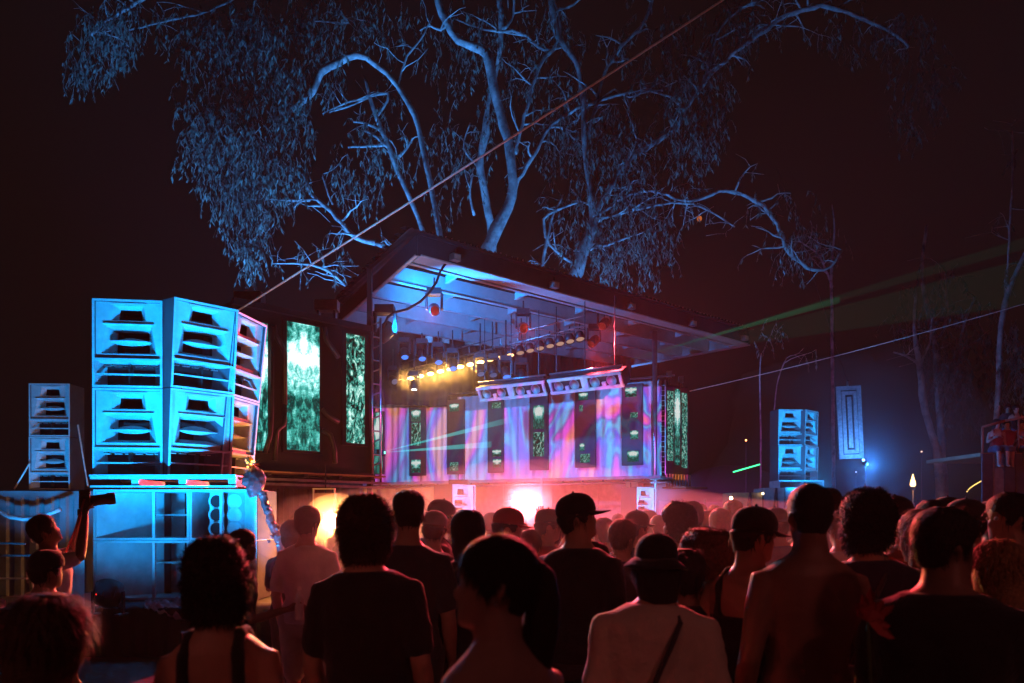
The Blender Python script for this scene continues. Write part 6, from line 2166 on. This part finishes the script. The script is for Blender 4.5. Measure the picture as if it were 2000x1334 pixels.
# can and cup
hq = at_local(cm, Vector((0.2, 0.33, 1.12)))
cn = thing("drink_can", "blue drink can in the hand of the man in the black tank top", "can", hq)
MB().lathe([(0.026, -0.06), (0.031, -0.052), (0.031, 0.05), (0.025, 0.062)], 14, None, hq).build("can_body", mat("blue_can_paint", (0.03, 0.14, 0.5), 0.3, 0.5), cn, smooth=True)
MB().lathe([(0.024, 0.062), (0.022, 0.063)], 14, None, hq).build("can_lid", M_STEEL, cn)
sg, H, sk = person("person with sunglasses pushed up on the head, holding a white cup", 1216, 1020, 5.2, -10, -30, 'short', 'brown', 'tan', 'tee', 'charcoal', cap='shades', voxel=0.012, arms=HOLD_L, curl=1.0)
hq = P(1186, 1102, 4.9)
cp_ = thing("paper_cup", "white cup held up beside the person with sunglasses on the head", "cup", hq)
MB().lathe([(0.030, -0.06), (0.043, 0.055), (0.045, 0.06), (0.041, 0.06), (0.030, -0.05)], 16, look((0.25, 0, 1)), hq).build("cup_wall", mat("white_paper", (0.75, 0.75, 0.75), 0.6), cp_, smooth=True)
MB().lathe([(0.046, 0.06), (0.047, 0.064), (0.043, 0.066)], 16, look((0.25, 0, 1)), hq).build("cup_rim", mat("white_paper", (0.75, 0.75, 0.75)), cp_, smooth=True)
# red fan of petals in place of hands, red light put into the colour
fq = P(1695, 1215, 2.5)
fl = thing("red_flower", "red artificial flower held low in the crowd at the right", "flower", fq)
for k in range(9):
    a = -0.6 + k * 0.33
    d = Vector((math.sin(a) * 0.8, 0.12 * math.cos(k * 2.0), math.cos(a)))
    s_ = Vector((math.cos(a), 0.1, -math.sin(a)))
    L_ = 0.075 + 0.02 * (k % 3)
    MB().add([fq, fq + d * L_ * 0.5 + s_ * 0.016, fq + d * L_ * 0.8 + s_ * 0.012 + Vector((0, -.01, 0)), fq + d * L_, fq + d * L_ * 0.75 - s_ * 0.014, fq + d * L_ * 0.45 - s_ * 0.016 + Vector((0, .012, 0))], [(0, 1, 2, 3, 4, 5)]).build("petal", mat("red_petal", (0.4, 0.03, 0.03), 0.6), fl)
MB().tube([fq, fq + Vector((0.01, 0, -0.22))], 0.006, 5).build("stem", mat("green_stem", (0.05, 0.1, 0.03), 0.6), fl)

# added unseen red fill lamps behind the crowd, to lift the dark backs
for i, x in enumerate((-4.5, 4.5)):
    moving_head((x, -3.2, 6.2), (0, 0.8, -0.5), emit("red_led_glow", (1, .05, .04), 8), "red wash light on a mast behind the crowd, " + ("left" if i == 0 else "right") + " of two", 1.2, "red lights")
    mp = MB().tube([(x, -3.45, 0), (x, -3.45, 6.7)], 0.05, 8).build("light_mast", M_DARKSTEEL, at=(x, -3.45, 0))
    tag(mp, "steel mast behind the crowd, " + ("left" if i == 0 else "right") + " of two", "mast")
    lamp("red_wash", 'SPOT', (x, -3.0, 6.0), (1.0, 0.22, 0.19), 160, (x * 0.4, 3.0, 1.0), size=0.3, angle=38, blend=1.0)

# ---------------------------------------------------------------- middle of the crowd
POSES = [None, None, HOLD_R, HOLD_L, {**HOLD_L, 1: ((0.27, -0.02, 1.10), (0.14, 0.22, 1.02))}, {1: ((0.30, 0.10, 1.46), (0.12, 0.12, 1.62))}, {-1: ((-0.30, 0.12, 1.20), (-0.10, 0.26, 1.40))}]
MID = [
    ("man in a black cap facing right just behind the tall man at the beige drape", 850, 973, 6.0, -62, -10, 'short', 'black', 'tan', 'tee', 'charcoal', 'cap', 'black'),
    ("person in a pale edged beanie between the tall man and the dark stage monitor", 848, 996, 5.4, -6, 0, 'short', 'brown', 'fair', 'tee', 'charcoal', 'beanie', 'grey'),
    ("person with thick dark hair under the left stage monitor", 914, 1006, 4.5, -4, 6, 'bob', 'black', 'tan', 'tee', 'black', None, None),
    ("man in a red lit cap facing right just left of the white light", 984, 990, 5.2, -66, -12, 'short', 'black', 'fair', 'tee', 'grey', 'cap', 'red'),
    ("man in a cap facing right just right of the white light", 1062, 992, 5.9, -60, -14, 'short', 'black', 'tan', 'tee', 'red', 'cap', 'charcoal'),
    ("short haired person below the man in the cap right of the white light", 1080, 1022, 6.6, -14, 0, 'short', 'dark', 'tan', 'tee', 'charcoal', None, None),
    ("bare armed person with short hair before the tall man in the cap", 1178, 1016, 6.6, 8, 14, 'short', 'brown', 'fair', 'tank', 'grey', None, None),
    ("person in a small brimmed cap below the right stage monitor", 1242, 996, 6.0, -40, -16, 'short', 'black', 'tan', 'tee', 'black', 'cap', 'black'),
    ("person with light brown hair just right of the right stage monitor", 1289, 1010, 8.0, 0, 0, 'short', 'brown', 'fair', 'tee', 'grey', None, None),
    ("person with a green headband facing left below the narrow screen box", 1328, 992, 5.4, 40, 26, 'curly', 'dark', 'tan', 'tee', 'charcoal', 'band', 'olive'),
    ("dark haired person right behind the one with the green headband", 1352, 984, 6.6, 0, 0, 'short', 'black', 'tan', 'tee', 'black', None, None),
    ("person with red lit long hair left of the ochre cabinet", 1410, 998, 7.2, 8, 10, 'long', 'auburn', 'fair', 'tee', 'red', None, None),
    ("dark haired short person left of the red lit long hair", 1382, 1001, 8.0, -6, 0, 'short', 'black', 'fair', 'tee', 'grey', None, None),
    ("person with brown hair in front of the ochre cabinet's left edge", 1434, 981, 8.0, 4, 0, 'short', 'brown', 'tan', 'tee', 'rust', None, None),
    ("person in a blue grey cap before the pale cabinet", 1518, 990, 5.8, 10, 4, 'short', 'black', 'tan', 'tee', 'blue', 'cap', 'denim'),
    ("balding man behind the right shoulder of the bare back man", 1622, 955, 6.2, 6, 10, 'buzz', 'brown', 'fair', 'tee', 'white', None, None),
    ("person in a white tee whose shoulder shows beside the bare back man", 1646, 1004, 5.6, 4, 0, 'short', 'black', 'fair', 'tee', 'white', None, None),
    ("person in a cap facing left behind the big dark figure", 1856, 970, 6.4, 54, 20, 'short', 'black', 'fair', 'tee', 'charcoal', 'cap', 'charcoal'),
    ("person in a knit beanie below the mural of the viewing platform", 1942, 980, 5.6, 12, 24, 'short', 'black', 'tan', 'tee', 'black', 'beanie', 'charcoal'),
    ("dark haired person between the torch man and the grey cap man", 1830, 985, 5.6, 16, 10, 'bob', 'dark', 'tan', 'tee', 'black', None, None),
    ("person with short hair low in front of the white light", 1034, 1040, 5.6, -4, 0, 'short', 'dark', 'tan', 'tee', 'red', None, None),
    ("person with dark hair at the foot of the left stage monitor", 890, 1002, 8.2, -4, 0, 'short', 'dark', 'tan', 'tee', 'charcoal', None, None),
    ("person with pinned up hair between the two caps right of the white light", 1108, 1012, 7.6, -6, 0, 'bun', 'brown', 'fair', 'tee', 'rust', None, None),
    ("dark haired person with bare shoulder below the man in the tall cap", 1160, 1062, 4.4, 6, 20, 'pony', 'dark', 'tan', 'tank', 'red', None, None),
    ("person in a dark tee low between the afro and the bucket hat", 1340, 1080, 3.6, -8, 0, 'short', 'black', 'brown', 'tee', 'black', None, None),
    ("person behind the curly haired one, dark against the drape", 756, 1004, 5.6, -6, 0, 'short', 'dark', 'tan', 'tee', 'charcoal', None, None),
    ("person with dark hair behind the man with the lit face", 1722, 992, 6.4, 14, 4, 'short', 'dark', 'tan', 'tee', 'rust', None, None),
]
for (lb, px_, top, Y, yaw, hy, hair, hc, skn, sh_, col_, cp2, cc) in MID:
    person(lb, px_, top, Y, yaw, hy, hair, hc, skn, sh_, col_, cap=cp2, capc=cc or 'black', extra_top=0.015 if cp2 in ('cap', 'beanie') else 0.0, voxel=0.015, strands=450, female=hair in ('long', 'bun', 'pony'), eyes=abs(yaw + hy) > 50, tilt=(random.uniform(-4, 3), random.uniform(-4, 4)), hpitch=random.uniform(-12, 6), arms=random.choice(POSES), bag=(px_ % 5 == 0))
# raised arm in front of the white light
person("person raising an arm in front of the white light", 1014, 1022, 7.2, -10, 0, 'short', 'dark', 'tan', 'tee', 'red', arms={1: ((0.26, 0.12, 1.50), (0.20, 0.16, 1.78))}, voxel=0.013)

# ---------------------------------------------------------------- far rows, copies of six figures
protos = []
KIND = [('short', 'dark', 'tan', 'tee', 'charcoal', None), ('short', 'black', 'brown', 'tee', 'grey', 'cap'), ('long', 'brown', 'fair', 'tank', 'black', None), ('bob', 'dark', 'fair', 'tee', 'rust', None), ('bun', 'dark', 'fair', 'tee', 'grey', None), ('curly', 'black', 'dark', 'tee', 'navy', None)]
WORDS = ["short dark hair", "a dark cap", "long brown hair", "a dark bob", "dark hair in a bun", "curly black hair"]
FAR = [(700, 1004, 10.5, 0), (668, 1006, 11.5, 2), (772, 1000, 9.8, 4), (876, 1006, 11.0, 5), (958, 1006, 9.0, 0), (1100, 1002, 10.5, 3), (1145, 1006, 9.4, 2), (1206, 1003, 11.0, 1), (1268, 1004, 9.6, 5), (1310, 1003, 11.0, 0),
       (1365, 990, 10.0, 3), (1397, 990, 11.5, 0), (1450, 1000, 9.2, 2), (1472, 998, 11.0, 1), (1496, 1003, 9.4, 4), (1545, 1000, 10.2, 5), (1566, 1004, 8.8, 0), (1605, 1002, 10.4, 3), (1662, 997, 9.0, 1), (1704, 994, 10.0, 0), (1712, 1002, 8.2, 5),
       (1738, 1000, 9.6, 2), (1790, 996, 8.6, 0), (1812, 998, 10.2, 3), (1872, 998, 9.4, 4), (1918, 992, 8.0, 0), (1962, 1000, 8.6, 5), (1640, 992, 11.5, 2), (1334, 1006, 13.0, 4), (1420, 1004, 13.5, 5)]
for i, (px_, top, Y, kd) in enumerate(FAR):
    h_ = ZZ(top, Y)
    near = sorted([(abs(px_ - m[1]), m[0]) for m in MID])[0][1]
    w = "crowd member with %s, %s from left in the far row" % (WORDS[kd], ORD[i] if i < 20 else ["twenty first", "twenty second", "twenty third", "twenty fourth", "twenty fifth", "twenty sixth", "twenty seventh", "twenty eighth", "twenty ninth", "thirtieth"][i - 20])
    src_ = next((p for k, p in protos if k == kd), None)
    if src_ is None:
        hr, hc, skn, sh_, col_, cp2 = KIND[kd]
        rt, _, _ = person(w, px_, top, Y, random.uniform(-20, 20), 0, hr, hc, skn, sh_, col_, cap=cp2, voxel=0.018, strands=250, height=1.72, group="far rows of the crowd")
        protos.append((kd, rt))
    else:
        rt = copy_tree(src_)
        rt["label"] = w
    rt.location = (WX(px_, Y), Y, 0)
    k_ = h_ / (1.72 + (0.015 if kd == 1 else 0))
    rt.scale = (k_, k_, k_)
    rt.rotation_euler = (0, 0, R(random.uniform(-25, 25)))
# order the far row's words by their place
far = sorted([o for o in bpy.data.objects if o.get("group") == "far rows of the crowd" and o.parent is None], key=lambda o: o.location.x / o.location.y)
NUM = ORD + ["twenty first", "twenty second", "twenty third", "twenty fourth", "twenty fifth", "twenty sixth", "twenty seventh", "twenty eighth", "twenty ninth", "thirtieth"]
for i, o in enumerate(far):
    hair_w = next(wd for wd in WORDS if wd in o["label"])
    o["label"] = "crowd member with %s, %s from left in the far row" % (hair_w, NUM[i])

# ---------------------------------------------------------------- performer, helper and people on the platform
person("performer with headphones behind the table beside the white light", 998, 958, 22.6, 172, 14, 'short', 'dark', 'fair', 'tee', 'black', base=0.59, voxel=0.016, arms={-1: ((-0.26, 0.1, 1.14), (-0.16, 0.34, 1.10)), 1: ((0.26, 0.1, 1.14), (0.16, 0.34, 1.10))}, hpitch=-14, group="stage crew", eyes=True)
person("helper in a white tee standing far back beside the dark drape", 688, 958, 24.5, 150, 0, 'short', 'brown', 'fair', 'tee', 'white', base=0.6, voxel=0.018, group="stage crew", eyes=True)
zp = ZZ(884, 20.6)
PLAT = [("woman with dark hair sitting left on the edge of the viewing platform", 1946, 847, 20.9, True, 168, 'long', 'black', 'fair', 'tank', 'red', 'denim'), ("person in a red top sitting second on the edge of the viewing platform", 1966, 845, 21.0, True, 150, 'short', 'black', 'fair', 'tee', 'red', 'grey'),
        ("person sitting at the right edge of the viewing platform", 1992, 852, 21.0, True, 176, 'bun', 'dark', 'tan', 'tee', 'pink', 'denim'),
        ("person with sunglasses standing at the back of the viewing platform", 1968, 791, 22.4, False, 160, 'short', 'black', 'tan', 'tee', 'charcoal', 'denim'), ("person in denim shorts standing right on the viewing platform", 1984, 792, 22.0, False, 170, 'short', 'dark', 'tan', 'tank', 'black', 'denim')]
for lb, px_, top, Y, st_, yaw, hr, hc, skn, sh_, col_, lw in PLAT:
    if st_:
        hgt = 1.70
        s_ = hgt / 1.75
        person(lb, px_, top, Y, yaw, 10, hr, hc, skn, sh_, col_, lw, base=zp - 0.81 * s_, height=hgt, sit=True, voxel=0.017, strands=200, group="people on the viewing platform", eyes=True, arms=HOLD_R, pants='short')
    else:
        person(lb, px_, top, Y, yaw, 0, hr, hc, skn, sh_, col_, lw, base=zp, voxel=0.017, strands=200, group="people on the viewing platform", pants='short', eyes=True, cap='shades' if px_ == 1968 else None)


bpy.data.scenes.remove(TMP)

# ================================================================ stage haze
hz = MB().box((0, 46, 21.5), (150, 116, 46.0)).build("haze", None)
hz.data.materials.clear()
hm = bpy.data.materials.new("stage_haze")
n, N, L = nt(hm)
N.remove(N["Principled BSDF"])
pv = N.new("ShaderNodeVolumePrincipled")
pv.inputs["Color"].default_value = (0.9, 0.9, 0.9, 1)
pv.inputs["Density"].default_value = 0.00045
pv.inputs["Anisotropy"].default_value = 0.35
L.new(pv.outputs[0], N["Material Output"].inputs["Volume"])
hz.data.materials.append(hm)
tag(hz, kind="stuff")

# denser smoke drifting out of the stage mouth
sm_ = MB()
sm_.ball((0.0, 23.0, 3.5), 1.0, 28, 16, (5.2, 4.6, 3.2))
sm_.v = [(x + 0.5 * mnoise.noise(Vector((x, y, z)) * 0.5), y + 0.5 * mnoise.noise(Vector((x + 9, y, z)) * 0.5), max(0.62, z + 0.4 * mnoise.noise(Vector((x, y + 9, z)) * 0.5))) for x, y, z in sm_.v]
so = sm_.build("smoke", None)
so.data.materials.clear()
hm2 = hm.copy()
hm2.name = "stage_smoke"
hm2.node_tree.nodes["Principled Volume"].inputs["Density"].default_value = 0.003
so.data.materials.append(hm2)
tag(so, kind="stuff")

for (px_, py_, Y, r_, dens, col_, w_, nm) in ((1028, 984, 20.3, 1.1, 0.22, (1.0, 0.05, 0.09), 110, "pink"), (652, 1018, 12.5, 0.45, 0.6, (1.0, 0.36, 0.06), 240, "orange")):
    c_ = P(px_, py_, Y)
    pf_ = MB()  # dense smoke ball added to give the dazzling lamp its halo
    pf_.ball(c_, r_, 20, 14)
    pf_.v = [tuple(Vector(v) + (Vector(v) - c_) * 0.35 * mnoise.noise(Vector(v) * (1.2 / r_))) for v in pf_.v]
    so = pf_.build("smoke", None)
    so.data.materials.clear()
    m_ = hm.copy()
    m_.name = "smoke_puff_" + nm
    m_.node_tree.nodes["Principled Volume"].inputs["Density"].default_value = dens
    so.data.materials.append(m_)
    tag(so, kind="stuff")
    lamp(nm + "_glow", 'POINT', c_ + Vector((0, -0.28 if nm == "pink" else -0.16, 0)), col_, w_, size=0.06)  # added inner lamp that lights the halo

# more smoke: over the heads before the stage, round the silver panel's lamp, under the light bar and in the purple light
def puff(c_, rx, ry, rz, dens, nm, zmin=0.05):
    c_ = Vector(c_)
    b_ = MB()
    b_.ball((0, 0, 0), 1.0, 24, 16)
    out = []
    for v in b_.v:
        v = Vector(v)
        v *= 1 + 0.25 * mnoise.noise(v * 1.6 + c_)
        out.append((c_.x + v.x * rx, c_.y + v.y * ry, max(zmin, c_.z + v.z * rz)))
    b_.v = out
    o_ = b_.build("smoke", None)
    o_.data.materials.clear()
    m_ = hm.copy()
    m_.name = "smoke_" + nm
    m_.node_tree.nodes["Principled Volume"].inputs["Density"].default_value = dens
    o_.data.materials.append(m_)
    tag(o_, kind="stuff")


puff((0.5, 11.0, 1.25), 3.8, 7.2, 1.05, 0.026, "over_the_crowd")
puff(P(1690, 900, 22.0), 4.2, 2.4, 3.0, 0.045, "by_the_panel")
puff((8.2, 30.0, 1.6), 4.5, 4.0, 2.0, 0.05, "in_the_purple_light")
pt_ = [B0.lerp(B1, t) + Vector((0, -0.15, -0.25)) for t in (0.0, 0.08, 0.2, 0.35, 0.5, 0.58)]  # smoke added round the bar so the row of pars glows
tb_ = MB().tube(pt_, [0.3, 0.8, 1.0, 0.95, 0.7, 0.2], 14, True)
o_ = tb_.build("smoke", None)
o_.data.materials.clear()
m_ = hm.copy()
m_.name = "smoke_under_the_bar"
m_.node_tree.nodes["Principled Volume"].inputs["Density"].default_value = 0.035
o_.data.materials.append(m_)
tag(o_, kind="stuff")
